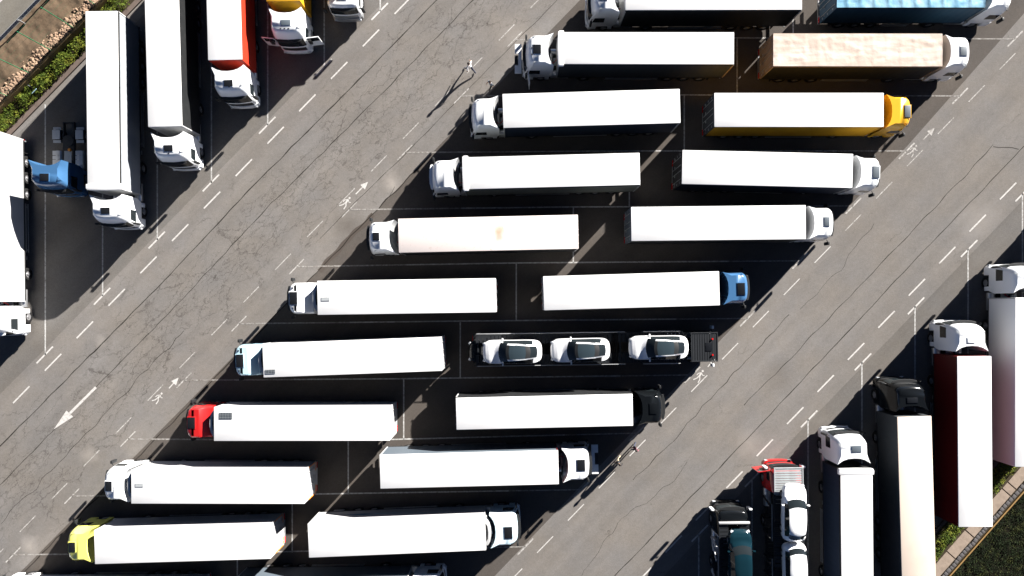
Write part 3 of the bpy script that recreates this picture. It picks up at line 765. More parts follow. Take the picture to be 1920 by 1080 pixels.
GC = 'trucks parked in the centre block'; GL = 'trucks parked along the left edge'; GR = 'trucks parked along the right edge'
W_ = 'white_cab'
# --- centre block, cabs to the left, from the top
truck((1172, -11), (1505, -12), 'white truck facing left at the very top, cut by the upper edge, dark curtain side', dict(col=W_), dict(side='black_curtain', front='white', door='white'), GC)
truck((1047, 90), (1376, 90.5), 'white truck with its front grille panel raised and driver door open', dict(col=W_, doors=(1,), panel=True, lamps=(-0.1, 0.4)), dict(side='grey_curtain', header=True, door='tan_panel'), GC)
truck((943, 208), (1276, 198.5), 'white truck with hatchless cab roof and navy side, directly below the left-facing raised-grille truck', dict(col=W_, hatch=(0, 0, 0, 0)), dict(kind='box', side='navy_curtain', door='white', front='white'), GC)
truck((868, 325), (1201, 316.5), 'white truck facing left with plain cab roof and grey-green curtain side', dict(col=W_, hatch=(0, 0, 0, 0), visor='white_cab'), dict(side='green_grey_curtain', header=True, door='white'), GC)
truck((747, 442), (1083, 434.5), 'white truck facing left with a brown stain on its dirty pale trailer roof', dict(col=W_, style='fair', hatch=(1.75, 0.0, 0.5, 0.62)), dict(kind='box', roof='stained_roof', side='black_curtain', door='white', front='grey_metal'), GC)
truck((595, 558.5), (930, 553.5), 'white truck facing left with small grey roof vent, parked left of the blue-cab truck', dict(col=W_, style='step', hatch=(1.95, 0.0, 0.60, 0.98), lamps=(-0.8, 0.75), mirror='plastic'), dict(kind='box', fridge=True, vents=((-0.62, 0.1, 0.62, 0.26, 'pale_deck'),)), GC)
truck((493, 676), (828, 663.5), 'pale ice-blue cab truck facing left with white trailer', dict(col='ice_cab', style='step', hatch=(1.92, -0.02, 0.56, 0.98), lamps=(-0.8, 0.75)), dict(kind='box', fridge=True, vents=((-0.52, 0.88, 0.75, 0.32, 'solar_grid'),)), GC)
truck((401, 795), (731, 794.5), 'white trailer truck with bright red cab facing left', dict(col='red_cab', style='step', hatch=(1.90, -0.02, 0.56, 0.86)), dict(kind='box', fridge=True, vents=((-0.9, -0.62, 0.98, 0.48, 'solar_grid'),)), GC)
truck((246, 912.5), (571, 913), 'white truck facing left with grey roof vent, directly above the lemon-yellow cab truck', dict(col=W_, hatch=(1.85, 0.02, 0.5, 0.74)), dict(kind='box', fridge=True, markers=True, vents=((-0.62, -0.12, 0.6, 0.26, 'pale_deck'),), bar='white'), GC)
truck((177, 1026), (506, 1016), 'white trailer truck with lemon-yellow cab at lower left', dict(col='lemon_cab', hatch=(1.85, 0.02, 0.5, 0.74), hose=False), dict(kind='box', markers=True), GC)
truck((29, 1138), (360, 1136), 'white trailer just showing its side at the bottom edge, below the lemon-yellow cab truck', dict(col=W_), dict(kind='box'), GC)
# --- centre block, cabs to the right, from the top
truck((1848, -17), (1571, -17), 'truck with crumpled light-blue tarpaulin roof at the top right', dict(col=W_), dict(kind='tarp', roof='blue_tarp', side='blue_panel', door='blue_panel', front='blue_panel', seed=4, amp=0.07), GC)
truck((1768, 93.5), (1450, 93), 'truck with tan wrinkled tarpaulin roof and white cab facing right', dict(col=W_, hatch=(1.72, 0.0, 0.5, 0.72), hatchmat='steel_blue_panel'), dict(kind='tarp', roof='tan_tarp', side='black_curtain', door='tan_panel', front='tan_panel', seed=2, amp=0.012, rail='tan_panel', frame='tan_panel'), GC)
truck((1657, 206), (1339, 206), 'white-roofed truck with golden-yellow sides and yellow cab', dict(col='yellow_cab', hatch=(1.95, -0.05, 0.46, 0.92), hatchmat='steel_blue_panel'), dict(kind='box', side='yellow_panel', door='grey_curtain', front='yellow_panel'), GC)
truck((1599, 320.5), (1279, 313), 'white truck facing right just below the yellow truck', dict(col=W_, hatch=(1.9, 0.0, 0.5, 0.9), hatchmat='steel_blue_panel'), dict(kind='box', side='navy_curtain', door='chassis', front='white'), GC)
truck((1511, 416.5), (1183, 420), 'white truck facing right beside the stained-roof truck', dict(col=W_, hatch=(1.7, 0.05, 0.4, 0.7), hatchmat='steel_blue_panel'), dict(kind='box', side='black_curtain', door='steel_blue_panel', front='white', frame='steel_blue_panel'), GC)
truck((1349, 540.5), (1020, 550), 'white trailer truck with mid-blue cab facing right', dict(col='blue_cab', hatch=(1.72, -0.1, 0.58, 0.92)), dict(kind='box', side='white', door='white', front='black_curtain'), GC)
truck((1187, 768.5), (854, 776), 'white trailer truck with glossy black cab facing right', dict(col='black_cab', hatch=(1.55, 0.0, 0.5, 0.78), hatchmat='black_cab', mirror='plastic'), dict(kind='curtain', side='black_curtain', door='white', front='black_curtain', rail='black_curtain'), GC)
truck((1047, 876), (712, 884.5), 'white truck facing right with grille panel raised, near two walking people', dict(col=W_, hatch=(1.75, 0.05, 0.62, 0.86), panel=True), dict(kind='box', side='steel_blue_panel', door='white', front='maroon_panel', fridge=False), GC)
r9 = truck((910, 1000), (577, 1014), 'white trailer truck with light-blue cab and blue print on its side, lower centre', dict(col='pale_ice_cab', hatch=(1.75, -0.1, 0.62, 0.9)), dict(kind='box', side='white', door='white', front='white', fridge=True, boxes=((-6.8, -4.1, 1), (-12.4, -11.6, 1))), GC)
pr_ = MB().add([(-11.6, 1.2885, 2.05), (-9.6, 1.2885, 2.3), (-8.8, 1.2885, 2.15), (-9.6, 1.2885, 1.95)], [(0, 1, 2, 3)]).mesh('side_print'); obj('side_print', pr_, 'print_blue', r9)
pr_ = MB().add([(-8.75, 1.2885, 2.15), (-5.2, 1.2885, 1.95), (-8.8, 1.2885, 2.02)], [(0, 1, 2)]).mesh('side_print'); obj('side_print', pr_, 'print_pale', r9)
for k in range(9):
    pr_ = MB().add([(-10.6 + k * 0.42, 1.2885, 1.52), (-10.3 + k * 0.42, 1.2885, 1.52), (-10.3 + k * 0.42, 1.2885, 1.66), (-10.6 + k * 0.42, 1.2885, 1.66)], [(0, 1, 2, 3)]).mesh('side_print'); obj('side_print', pr_, 'print_grey', r9)
truck((763, 1120), (432, 1124), 'grey-sided truck with white cab half cut off by the bottom edge', dict(col=W_), dict(kind='box', side='steel_blue_panel', door='white', front='white'), GC)

# --- left edge, cabs towards the bottom, from the left
truck((-37, 566), (-41, 244), 'white truck cut by the left edge of the picture', dict(col=W_, style='fair', hatch=(1.9, -0.1, 0.7, 0.85), visor='white_cab', lamps=(0.55, 0.75, 0.95), mirror='white_cab', panel=False), dict(kind='box'), GL)
F = P(83, 291, 3.8)
a1 = thing('tractor_unit', 'blue tractor unit parked without a trailer', 'truck', (F.x, F.y - 0.8 + 0.8, 0), R(-90), GL)
tractor(a1, dict(col='blue_cab', hatch=(1.68, 0.0, 0.56, 0.66), mud='white', beacon=True, trailer=False))
ldr = cached(('ladder',), lambda: MB().box(-0.55, -0.28, -0.29, 0.29, 1.05, 1.08).box(-0.95, -0.6, -0.29, 0.29, 1.05, 1.08).box(-0.24, 0.15, -0.29, 0.29, 1.05, 1.08).mesh('tread_plate'))
for s in (1, -1): obj('tread_plate', ldr, 'alu', a1, loc=(0, s * 0.92, 0))
truck((194, 355), (190, 20), 'white truck beside the blue tractor unit, dark line along its roof edge', dict(col=W_, hatch=(1.6, 0.0, 0.5, 0.68)), dict(kind='curtain', header=True, side='mid_grey_curtain', door='white', rail='chassis'), GL)
truck((309.5, 237), (300.5, -98), 'plain white truck between the roof-line truck and the red trailer truck', dict(col=W_, hatch=(1.62, 0.1, 0.5, 0.68), lamps=(0.1,)), dict(kind='box', side='black_curtain', door='white'), GL)
truck((422, 112), (413, -222), 'white cab truck with orange-red trailer sides', dict(col=W_, hatch=(1.72, 0.05, 0.5, 0.68), yaw=0.02, lamps=(0.1,)), dict(kind='box', side='red_panel', front='red_panel', door='red_panel'), GL)
truck((531, 2), (527, -333), 'white cab truck with both doors open and golden-yellow trailer', dict(col=W_, hatch=(1.55, 0.1, 0.42, 0.72), hatchmat='steel_blue_panel', doors=(1, -1), lamps=(-0.3, 0, 0.3)), dict(kind='box', roof='yellow_panel', side='yellow_panel', front='yellow_panel', door='yellow_panel'), GL)
truck((632, -62), (630, -274), 'small white truck nosing in at the top edge beside the open-door truck', dict(col=W_, style='low', bumper='grey_metal', grille='grey_metal'), dict(kind='box', side='white'), GL)

# --- right edge, cabs towards the top, from the right
truck((2050, 450), (2046, 775), 'white truck beyond the right edge whose shadow reaches into view', dict(col=W_), dict(kind='box'), GR)
truck((1936, 558), (1935, 876), 'white truck with pinkish white side at the right edge', dict(col=W_, hatch=(1.3, 0.1, 0.45, 0.6), hatchmat='steel_blue_panel'), dict(kind='box', side='clean_white'), GR)
truck((1827, 668), (1829.5, 989), 'white cab truck with dark maroon trailer side', dict(col=W_, hatch=(1.2, 0.1, 0.4, 0.55), hatchmat='white_cab'), dict(kind='box', side='maroon_panel', front='maroon_panel', door='maroon_panel'), GR)
truck((1714.5, 781), (1724, 1111), 'black cab truck with rust-stained cream roof', dict(col='black_cab', hatch=(1.2, 0, 0.4, 0.8), hatchmat='hatch', panel=False), dict(kind='box', roof='cream_roof', side='grey_curtain', front='grey_curtain', door='grey_curtain'), GR)
truck((1606, 880), (1609, 1213), 'white cab truck with narrow white roof and dark curtain side, left of the cream-roofed truck', dict(col=W_, hatch=(1.5, -0.2, 0.5, 0.72), hatchmat='steel_blue_panel', yaw=0.03), dict(kind='curtain', header=True, side='navy_curtain', front='black_curtain', door='white', rail='black_curtain'), GR)

# ------------------------------------------------------------------ cars
def cr4(a, b, c, d, t):
    return 0.5 * ((2 * b) + (c - a) * t + (2 * a - 5 * b + 4 * c - d) * t * t + (3 * b - a - 3 * c + d) * t ** 3)
def car_meshes(kind):
    def mk():
        # x, sill half width, mid, belt, roof edge half width, sill z, mid z, belt z, roof edge z, roof centre z
        if kind == 'coupe':
            S = [(0.0, .30, .34, .28, .20, .42, .55, .62, .64, .65), (-.06, .52, .58, .52, .40, .32, .58, .72, .75, .77), (-.20, .70, .77, .71, .55, .28, .60, .80, .84, .86), (-.50, .84, .91, .85, .66, .26, .62, .88, .93, .95), (-1.22, .88, .94, .89, .76, .26, .64, .97, 1.02, 1.05),
                 (-1.95, .87, .93, .88, .68, .26, .65, 1.01, 1.45, 1.50), (-2.7, .87, .93, .88, .65, .26, .66, 1.03, 1.55, 1.60), (-3.4, .87, .93, .88, .58, .26, .67, 1.05, 1.46, 1.53), (-4.05, .84, .90, .83, .52, .28, .68, 1.05, 1.14, 1.20), (-4.36, .72, .79, .70, .46, .34, .68, .98, 1.05, 1.08), (-4.52, .54, .60, .50, .34, .44, .66, .88, .93, .95), (-4.58, .34, .38, .30, .2, .5, .64, .8, .84, .85)]
            ws, rf, rw = (4, 5), (5, 7), (7, 8); glassroof = True
        else:
            S = [(0.0, .30, .34, .28, .20, .44, .55, .62, .66, .67), (-.06, .52, .58, .52, .40, .34, .58, .74, .78, .80), (-.20, .68, .75, .69, .54, .30, .60, .82, .87, .89), (-.46, .79, .86, .81, .64, .28, .62, .90, .96, .98), (-1.05, .82, .88, .83, .71, .28, .64, .98, 1.05, 1.08),
                 (-1.75, .82, .88, .83, .66, .28, .65, 1.0, 1.42, 1.48), (-2.6, .82, .88, .83, .66, .28, .66, 1.02, 1.52, 1.57), (-3.5, .82, .88, .83, .62, .28, .67, 1.04, 1.48, 1.55), (-4.0, .80, .86, .80, .58, .30, .68, 1.02, 1.20, 1.26), (-4.2, .72, .78, .70, .52, .36, .68, .98, 1.06, 1.09), (-4.32, .56, .62, .54, .40, .46, .66, .88, .93, .95), (-4.38, .38, .42, .36, .26, .5, .64, .8, .84, .85)]
            ws, rf, rw = (4, 5), (5, 7), (7, 8); glassroof = False
        sub = 4
        rows = []                                           # per station: points j=0..5 (sill..centre)
        for s in S:
            bw = 0.16 if -1.9 > s[0] > -2.0 or -1.7 > s[0] > -1.8 else (0.20 if -1.3 < s[0] < -1.0 else (-0.14 if -4.1 < s[0] < -3.3 else 0.0))
            rows.append([(s[0], s[1], s[5]), (s[0], s[2], s[6]), (s[0], s[3], s[7]), (s[0], s[4], s[8]), (s[0] + bw * 0.33, s[4] * 0.82, s[9] - 0.012), (s[0] + bw * 0.84, s[4] * 0.4, s[9] + 0.006), (s[0] + bw, 0, s[9] + 0.012)])
        fine = []; idx = []
        for i in range(len(rows) - 1):
            a, b, c, d = rows[max(i - 1, 0)], rows[i], rows[i + 1], rows[min(i + 2, len(rows) - 1)]
            for k in range(sub):
                t = k / sub
                fine.append([tuple(lerp(b[j][q], c[j][q], t) if q == 0 else cr4(a[j][q], b[j][q], c[j][q], d[j][q], t) for q in range(3)) for j in range(7)]); idx.append(i)
        fine.append(rows[-1])
        parts = {q: MB() for q in ('car_body', 'windscreen', 'roof_glass', 'roof_trim', 'roof_trim_r', 'rear_window', 'side_window', 'side_window_r')}
        for i in range(len(fine) - 1):
            st = idx[i] + (i % sub) / sub
            for j in range(6):
                for s in (1, -1):
                    q = 'car_body'
                    if j >= 3:
                        if ws[0] + 0.12 <= st < ws[1]: q = 'windscreen'
                        elif glassroof and j >= 4 and rf[0] <= st < rf[0] + 0.25: q = 'roof_trim'
                        elif glassroof and j >= 4 and rf[1] - 0.25 <= st < rw[0] + 0.2: q = 'roof_trim_r'
                        elif rf[0] <= st < rf[1] and glassroof and j >= 4: q = 'roof_glass'
                        elif rw[0] + 0.2 <= st < rw[1] + (0.2 if glassroof else 0) and j >= (4 if glassroof else 3): q = 'rear_window'
                    elif j == 2 and ws[0] + 0.5 <= st < rw[1] - 0.25: q = 'side_window' if s > 0 else 'side_window_r'
                    f = [fine[i][j], fine[i + 1][j], fine[i + 1][j + 1], fine[i][j + 1]]
                    f = [(x, y * s, z) for x, y, z in f]
                    parts[q].add(f if s < 0 else f[::-1], [(0, 1, 2, 3)])
        bdy = parts['car_body']
        for i in range(len(fine) - 1):
            a, b = fine[i][0], fine[i + 1][0]
            bdy.add([(a[0], a[1], a[2]), (b[0], b[1], b[2]), (b[0], -b[1], b[2]), (a[0], -a[1], a[2])], [(0, 1, 2, 3)])
        for e in (0, -1):
            r_ = fine[e]; bdy.add(r_ + [(x, -y, z) for x, y, z in r_[-2::-1]], [tuple(range(13))])
        out = {}
        for q, mb in parts.items():
            if not mb.v: continue
            me = bpy.data.meshes.new(q); me.from_pydata(mb.v, [], mb.f); me.materials.append(None)
            bm = bmesh.new(); bm.from_mesh(me); bmesh.ops.remove_doubles(bm, verts=bm.verts, dist=1e-4)
            if q == 'car_body': bmesh.ops.recalc_face_normals(bm, faces=bm.faces)
            bm.to_mesh(me); bm.free(); me.shade_smooth(); me.set_sharp_from_angle(angle=R(45)); out[q] = me
        return out
    return cached(('car', kind), mk)
def car(label, kind, col, mid, rz, z, group):
    """mid: centre of the car in plan"""
    Lc = 4.58 if kind == 'coupe' else 4.38
    d = Vector((math.cos(rz), math.sin(rz), 0))
    root = thing('car', label, 'car', Vector((mid.x, mid.y, z)) + d * Lc / 2, rz, group)
    cm = car_meshes(kind)
    b = obj('car_body', cm['car_body'], col, root)
    for q in ('windscreen', 'rear_window'): obj(q, cm[q], 'glass', root)
    for q in ('side_window', 'side_window_r'): obj('side_window', cm[q], 'glass', root)
    if 'roof_trim' in cm:
        for q in ('roof_trim', 'roof_trim_r'): obj('roof_trim', cm[q], 'plastic', root)
    if 'roof_glass' in cm: obj('roof_glass', cm['roof_glass'], 'roof_glass', root)
    hw = 0.80 if kind == 'coupe' else 0.74
    for x in (-0.9, -3.62 if kind == 'coupe' else -3.5):
        for s in (1, -1):
            w = obj('wheel', wheel_mesh(0.34, 0.24), 'rubber', root, loc=(x, s * hw, 0.34)); obj('rim', rim_mesh(0.34, 0.24), 'rim', w)
    mm = cached(('cmir',), lambda: MB().box(-0.06, 0.06, 0, 0.22, -0.06, 0.08).mesh('mirror', smooth=40, bevel=0.04))
    for s in (1, -1): obj('mirror', mm, col, root, loc=(-1.55, s * 0.86, 1.02), scale=(1, s, 1))
    rr = cached(('crail', kind), lambda: MB().tube([(-1.95, 0.60, 1.49), (-2.7, 0.605, 1.585), (-3.4, 0.58, 1.51)], 0.018).mesh('roof_rail'))
    if kind == 'coupe':
        for s in (1, -1): obj('roof_rail', rr, 'alu', root, scale=(1, s, 1))
    hl = cached(('chl',), lambda: MB().box(-0.1, 0.1, -0.14, 0.14, -0.04, 0.04).mesh('headlight', smooth=40, bevel=0.03))
    for s in (1, -1): obj('headlight', hl, 'headlight', root, loc=(-0.12, s * 0.60, 0.74), rot=(0, 0.3, -s * 0.4))
    return root

# ------------------------------------------------------------------ car transporters
def deck(root, x0, x1, z, mat, parent_name='upper_deck', tilt=0.0, slope=0.0):
    """two wheel tracks of pressed planks on cross beams"""
    def mk():
        mb = MB(); n = max(1, int((x1 - x0) / 0.30))
        for s in (1, -1):
            mb.box(x0, x1, s * 0.46 - 0.02, s * 0.46 + 0.02, -0.12, 0.0)
            mb.box(x0, x1, s * 1.14 - 0.03, s * 1.14 + 0.03, -0.14, 0.03)
        for xx in [x0 + 0.2 + k * (x1 - x0 - 0.4) / max(1, int((x1 - x0) / 1.4)) for k in range(int((x1 - x0) / 1.4) + 1)]:
            mb.box(xx - 0.05, xx + 0.05, -1.1, 1.1, -0.22, -0.125)
        return mb.mesh(parent_name)
    d = obj(parent_name, cached(('deckf', x0, x1, mat), mk), mat, root, loc=(0, 0, z), rot=(0, slope, 0))
    pl = bmesh_box('deck_plank', -0.12, 0.12, -0.32, 0.32, -0.02, 0.015, 0.0)
    n = int((x1 - x0) / 0.30)
    for k in range(n):
        xx = x0 + 0.15 + k * (x1 - x0 - 0.3) / max(1, n - 1)
        for s in (1, -1): obj('deck_plank', pl, mat, d, loc=(xx, s * 0.80, 0.0))
    return d
def transporter(front, rear, label, group, cabcol, deckmat, platmat, spans, bars, doors=(), lower=True, platform=True, postmat='chassis'):
    F, B = P(front[0], front[1], 2.8), P(rear[0], rear[1], 2.8)
    d = F - B; rz = math.atan2(d.y, d.x); Lq = d.length
    root = thing('car_transporter', label, 'car transporter', (F.x, F.y, 0), rz, group)
    sh_c = dict(style='low', col=cabcol, hatch=(0, 0, 0, 0), doors=doors, trailer=False, mirror='white_cab')
    tractor(root, sh_c)
    for (x0, x1, z, sl) in spans: deck(root, x0, x1, z, deckmat, 'upper_deck', slope=sl)
    if lower: deck(root, -Lq, -3.4, 1.0, 'chassis', 'lower_deck')
    fr = MB().box(-Lq, -0.2, 0.9, 1.0, 0.6, 0.82).box(-Lq, -0.2, -1.0, -0.9, 0.6, 0.82).mesh('frame_rail'); obj('frame_rail', fr, 'chassis', root)
    pm = cached(('post',), lambda: MB().box(-0.07, 0.07, -0.05, 0.05, 0.0, 1.0).mesh('post', bevel=0.015))
    for x in bars:
        for s in (1, -1):
            obj('post', pm, postmat, root, loc=(x, s * 1.22, 0.75), scale=(1, 1, 1.62), rot=(0, 0.22 * (1 if (int(x) % 2) else -1), 0))
    rl = MB()
    for s in (1, -1):
        rl.tube([(-0.3, s * 1.26, 2.75), (-3.2, s * 1.26, 2.72)], 0.03).tube([(-4.6, s * 1.26, 2.68), (-Lq + 0.4, s * 1.26, 2.68)], 0.03)
    obj('hand_rail', rl.mesh('hand_rail'), 'galv', root)
    axs = (-Lq + 2.6, -Lq + 3.75)
    for x in axs:
        for s in (1, -1): wheel(root, x, s * 1.02, 0.42, 0.32)
    if platform:
        ph = 2.92; pl = obj('cab_platform', cached(('plat', platmat), lambda: MB().box(0.5, 2.58, 1.06, 1.14, -0.05, 0.05).box(0.5, 2.58, -1.14, -1.06, -0.05, 0.05).box(2.50, 2.58, -1.05, 1.05, -0.05, 0.05).box(0.5, 0.58, -1.05, 1.05, -0.05, 0.05).box(0.6, 0.7, 0.9, 1.0, -0.3, -0.05).box(0.6, 0.7, -1.0, -0.9, -0.3, -0.05).box(2.1, 2.2, 0.9, 1.0, -0.3, -0.05).box(2.1, 2.2, -1.0, -0.9, -0.3, -0.05).mesh('cab_platform', bevel=0.01)), platmat, root, loc=(0, 0, ph))
        sl = bmesh_box('slat', -0.075, 0.075, -1.05, 1.05, -0.02, 0.02, 0.0)
        for k in range(10): obj('slat', sl, platmat, pl, loc=(0.69 + k * 0.192, 0, 0.0))
    bl = bmesh_box('rear_lamp', -0.05, 0.05, -0.2, 0.2, -0.06, 0.06, 0.02)
    for s in (1, -1): obj('rear_lamp', bl, 'red_light', root, loc=(-Lq, s * 0.85, 0.75))
    return root, rz

GT = 'cars loaded on the car transporters'
t6, rz6 = transporter((1283, 651), (884, 657), 'black car transporter carrying three white cars, facing right', GC, 'black_cab', 'dark_deck', 'dark_deck', ((-5.1, 0.35, 2.30, 0.0), (-16.3, -5.6, 2.30, 0.0)), (-0.2, -2.9, -4.9, -6.2, -9.0, -11.5, -14.0, -16.0))
lamp = cached(('platlamp',), lambda: MB().cyl((0, 0, 0), (0, 0, 0.1), 0.07, 12).mesh('warning_lamp'))
for s in (1, -1): obj('warning_lamp', lamp, 'red_light', t6, loc=(2.15, s * 0.62, 2.945))
obj('platform_hatch', bmesh_box('platform_hatch', 1.6, 2.1, -0.33, 0.33, 2.945, 2.97, 0.01), 'hatch', t6)
def deckcar(px, py, *a): return P(px, py, 3.3)
car('white coupe with black glass roof next to the transporter cab', 'coupe', 'white_car', P(1236, 652, 3.3), rz6 + math.pi, 2.32, GT)
car('white coupe in the middle of the three on the black transporter', 'coupe', 'white_car', P(1088.5, 657, 3.3), rz6 + math.pi + 0.01, 2.32, GT)
car('white coupe at the tail end of the black transporter', 'coupe', 'white_car', P(960.5, 660, 3.3), rz6 + math.pi, 2.32, GT)
car('black car on the lower deck at the tail of the black transporter', 'hatch', 'black_car', P(930, 658, 1.8), rz6 + math.pi, 1.02, GT)

t4, rz4 = transporter((1478, 938), (1483, 1330), 'red-cab car transporter with its door open carrying white cars', GR, 'red_cab', 'dark_deck', 'pale_deck', ((-5.2, 0.4, 2.86, 0.0), (-16.0, -5.5, 2.60, 0.0)), (-0.2, -2.9, -4.9, -6.2, -9.0, -12.0), doors=(1,))
car('white hatchback with rounded tail just behind the red cab', 'hatch', 'white_car', P(1490, 962, 3.8), rz4 - 0.03, 2.95, GT)
car('white estate car second behind the red cab, cut by the bottom edge', 'hatch', 'white_car', P(1493, 1073, 3.6), rz4 + math.pi + 0.02, 2.62, GT)
t5, rz5 = transporter((1377, 1018), (1382, 1410), 'dark-cab car transporter with a white front beam and a dark teal car, bottom edge', GR, 'black_cab', 'dark_deck', 'dark_deck', ((-5.2, 1.45, 2.76, 0.0), (-16.0, -5.5, 2.60, 0.0)), (-0.2, -2.9, -4.9, -6.2, -9.0, -12.0), platform=False, postmat='white')
obj('front_beam', bmesh_box('front_beam', 1.50, 1.66, -1.2, 1.2, 2.74, 2.92, 0.03), 'white', t5)
obj('head_arch', cached(('arch',), lambda: MB().tube([(0.46, -1.18, 0.9), (0.46, -1.18, 2.72)], 0.05).tube([(0.46, 1.18, 0.9), (0.46, 1.18, 2.72)], 0.05).mesh('head_arch')), 'white', t5)
br = cached(('brace',), lambda: MB().box(-0.9, 0.9, -0.04, 0.04, -0.09, 0.09).mesh('brace', bevel=0.02))
for x in (-0.9, -3.3): obj('brace', br, 'white', t5, loc=(x, 1.27, 1.7), rot=(0, 0.7, 0))
obj('side_box', bmesh_box('side_box', -1.2, -0.1, 1.0, 1.22, 1.0, 1.7, 0.03), 'white', t5)
car('dark teal hatchback on the transporter at the bottom edge', 'hatch', 'teal_car', P(1388, 1047, 3.5), rz5, 2.78, GT)

# ------------------------------------------------------------------ people
def person(label, px, py, heading, stride, shirt, trousers, hairm='hair', h=1.75, arms=0.25, armskin=True):
    o = P(px, py); s = h / 1.75
    st = stride
    J = {'pelvis': (0, 0, 0.95, .13), 'waist': (0, 0, 1.08, .125), 'chest': (0.02, 0, 1.30, .15), 'neck': (0.03, 0, 1.47, .06), 'chin': (0.06, 0, 1.55, .075), 'head': (0.05, 0, 1.66, .095)}
    for sd_, sg in (('l', 1), ('r', -1)):
        f = sg * st
        J['hip' + sd_] = (0, sg * .09, .90, .10); J['knee' + sd_] = (f * .22 + .04, sg * .09, .50, .065); J['ank' + sd_] = (f * .42 - (.08 if f < 0 else 0), sg * .09, .09 + (.05 if f < 0 else 0), .045); J['toe' + sd_] = (f * .42 + .15 - (.06 if f < 0 else 0), sg * .10, .045, .04)
        J['sho' + sd_] = (0.02, sg * .185, 1.40, .065); J['elb' + sd_] = (-f * .16 + .0, sg * (.20 + arms * .4), 1.12, .045); J['wri' + sd_] = (-f * .22 + .12, sg * (.20 + arms * .5), .90, .032); J['han' + sd_] = (-f * .22 + .17, sg * (.20 + arms * .5), .82, .036)
    names = list(J); E = [('pelvis', 'waist'), ('waist', 'chest'), ('chest', 'neck'), ('neck', 'chin'), ('chin', 'head')]
    for q in 'lr': E += [('pelvis', 'hip' + q), ('hip' + q, 'knee' + q), ('knee' + q, 'ank' + q), ('ank' + q, 'toe' + q), ('chest', 'sho' + q), ('sho' + q, 'elb' + q), ('elb' + q, 'wri' + q), ('wri' + q, 'han' + q)]
    me = bpy.data.meshes.new('figure')
    me.from_pydata([tuple(c * s for c in J[n][:3]) for n in names], [(names.index(a), names.index(b)) for a, b in E], [])
    tmp = bpy.data.objects.new('figure', me); COL.objects.link(tmp)
    md = tmp.modifiers.new('skin', 'SKIN'); tmp.modifiers.new('sub', 'SUBSURF').levels = 1
    sv = me.skin_vertices[0].data
    for i, n in enumerate(names): sv[i].radius = (J[n][3] * s, J[n][3] * s); sv[i].use_root = (n == 'pelvis')
    dg = bpy.context.evaluated_depsgraph_get(); dg.update()
    res = bpy.data.meshes.new_from_object(tmp.evaluated_get(dg))
    bpy.data.objects.remove(tmp)
    res.materials.clear()
    for i in range(4): res.materials.append(None)
    for p in res.polygons:
        c = p.center / s; k = 1
        if c.z < 0.075: k = 3
        elif c.z < 0.98 and abs(c.y) < 0.2: k = 2
        elif c.z > 1.47: k = 0
        elif abs(c.y) > 0.2 and c.z < (1.16 if armskin else 0.9): k = 0
        p.material_index = k
    res.shade_smooth()
    root = obj('person', res, ['skin', shirt, trousers, 'shoe'], loc=(o.x, o.y, 0), rot=(0, 0, heading))
    tag(root, label, 'person', 'people walking between the trucks')
    hb = bmesh.new(); bmesh.ops.create_uvsphere(hb, u_segments=14, v_segments=8, radius=0.112 * s)
    for v in list(hb.verts):
        if v.co.z < -0.03 * s and v.co.x > -0.02 * s: v.co *= 0.8
    hm = bpy.data.meshes.new('hair'); hb.to_mesh(hm); hb.free(); hm.materials.append(None); hm.shade_smooth()
    obj('hair', hm, hairm, root, loc=(0.035 * s, 0, 1.685 * s))
    return root
pw = person('person in white top and navy trousers striding alone across the aisle', 882, 133, R(140), 0.9, 'shirt_white', 'jeans_navy', arms=0.3); pw.scale = (1.08, 1.22, 1.0)
person('person in grey top standing in shade between two white cabs', 921, 165, R(220), 0.5, 'shirt_grey', 'trousers_black', arms=0.12)
person('person in plum top walking behind a companion in black', 1187, 836, R(225), 0.7, 'shirt_plum', 'jeans_navy', arms=0.12)
person('person in black top and beige trousers walking beside the raised-grille truck', 1157, 862, R(225), 0.8, 'shirt_black', 'trousers_beige', arms=0.12)

# ------------------------------------------------------------------ planted edges
def band(t0, t1, a, b, base, dirv, nrm):
    """quad between offsets a..b (pixels) off a base line, t along it"""
    return [base + dirv * t0 + nrm * a, base + dirv * t1 + nrm * a, base + dirv * t1 + nrm * b, base + dirv * t0 + nrm * b]
def poly_px(pts, z): return [tuple(P(p.x, p.y, z))[:2] for p in pts]
def sheet(name, pts, z, mat, kind='structure'):
    o = obj(name, MB().flat(poly_px(pts, z), z).mesh(name), mat); return tag(o, kind=kind)
def foliage(name, label, quad, count, h, size, mat, seed, bed_z=0.05, clump=0.8):
    """ground cover: small leaf faces gathered in clumps over a strip"""
    rnd = random.Random(seed); mb = MB(); A, B_, C, D = [Vector(q) for q in quad]
    while len(mb.f) < count:
        u, v = rnd.random(), rnd.random()
        p = lerp(lerp(A, B_, u), lerp(D, C, u), v)
        c = noise.noise(Vector((p.x * clump, p.y * clump, seed))) * 0.7 + noise.noise(Vector((p.x * clump * 3, p.y * clump * 3, seed + 3))) * 0.5
        if rnd.random() > 0.62 + c: continue
        z = bed_z + h * (0.25 + 0.75 * max(0, 0.45 + c)) * (0.35 + 0.65 * rnd.random() ** 0.5)
        az = rnd.random() * 6.283; tl = rnd.uniform(-0.2, 1.0); L = size * rnd.uniform(0.6, 1.3); w = L * 0.45
        d = Vector((math.cos(az) * math.cos(tl), math.sin(az) * math.cos(tl), math.sin(tl))); sdv = Vector((-math.sin(az), math.cos(az), 0))
        o = Vector((p.x, p.y, z))
        mb.add([o, o + d * L * 0.5 + sdv * w / 2, o + d * L, o + d * L * 0.5 - sdv * w / 2], [(0, 1, 2, 3)])
    ob = obj(name, mb.mesh(name), mat); return tag(ob, label, 'ground cover', kind='stuff')

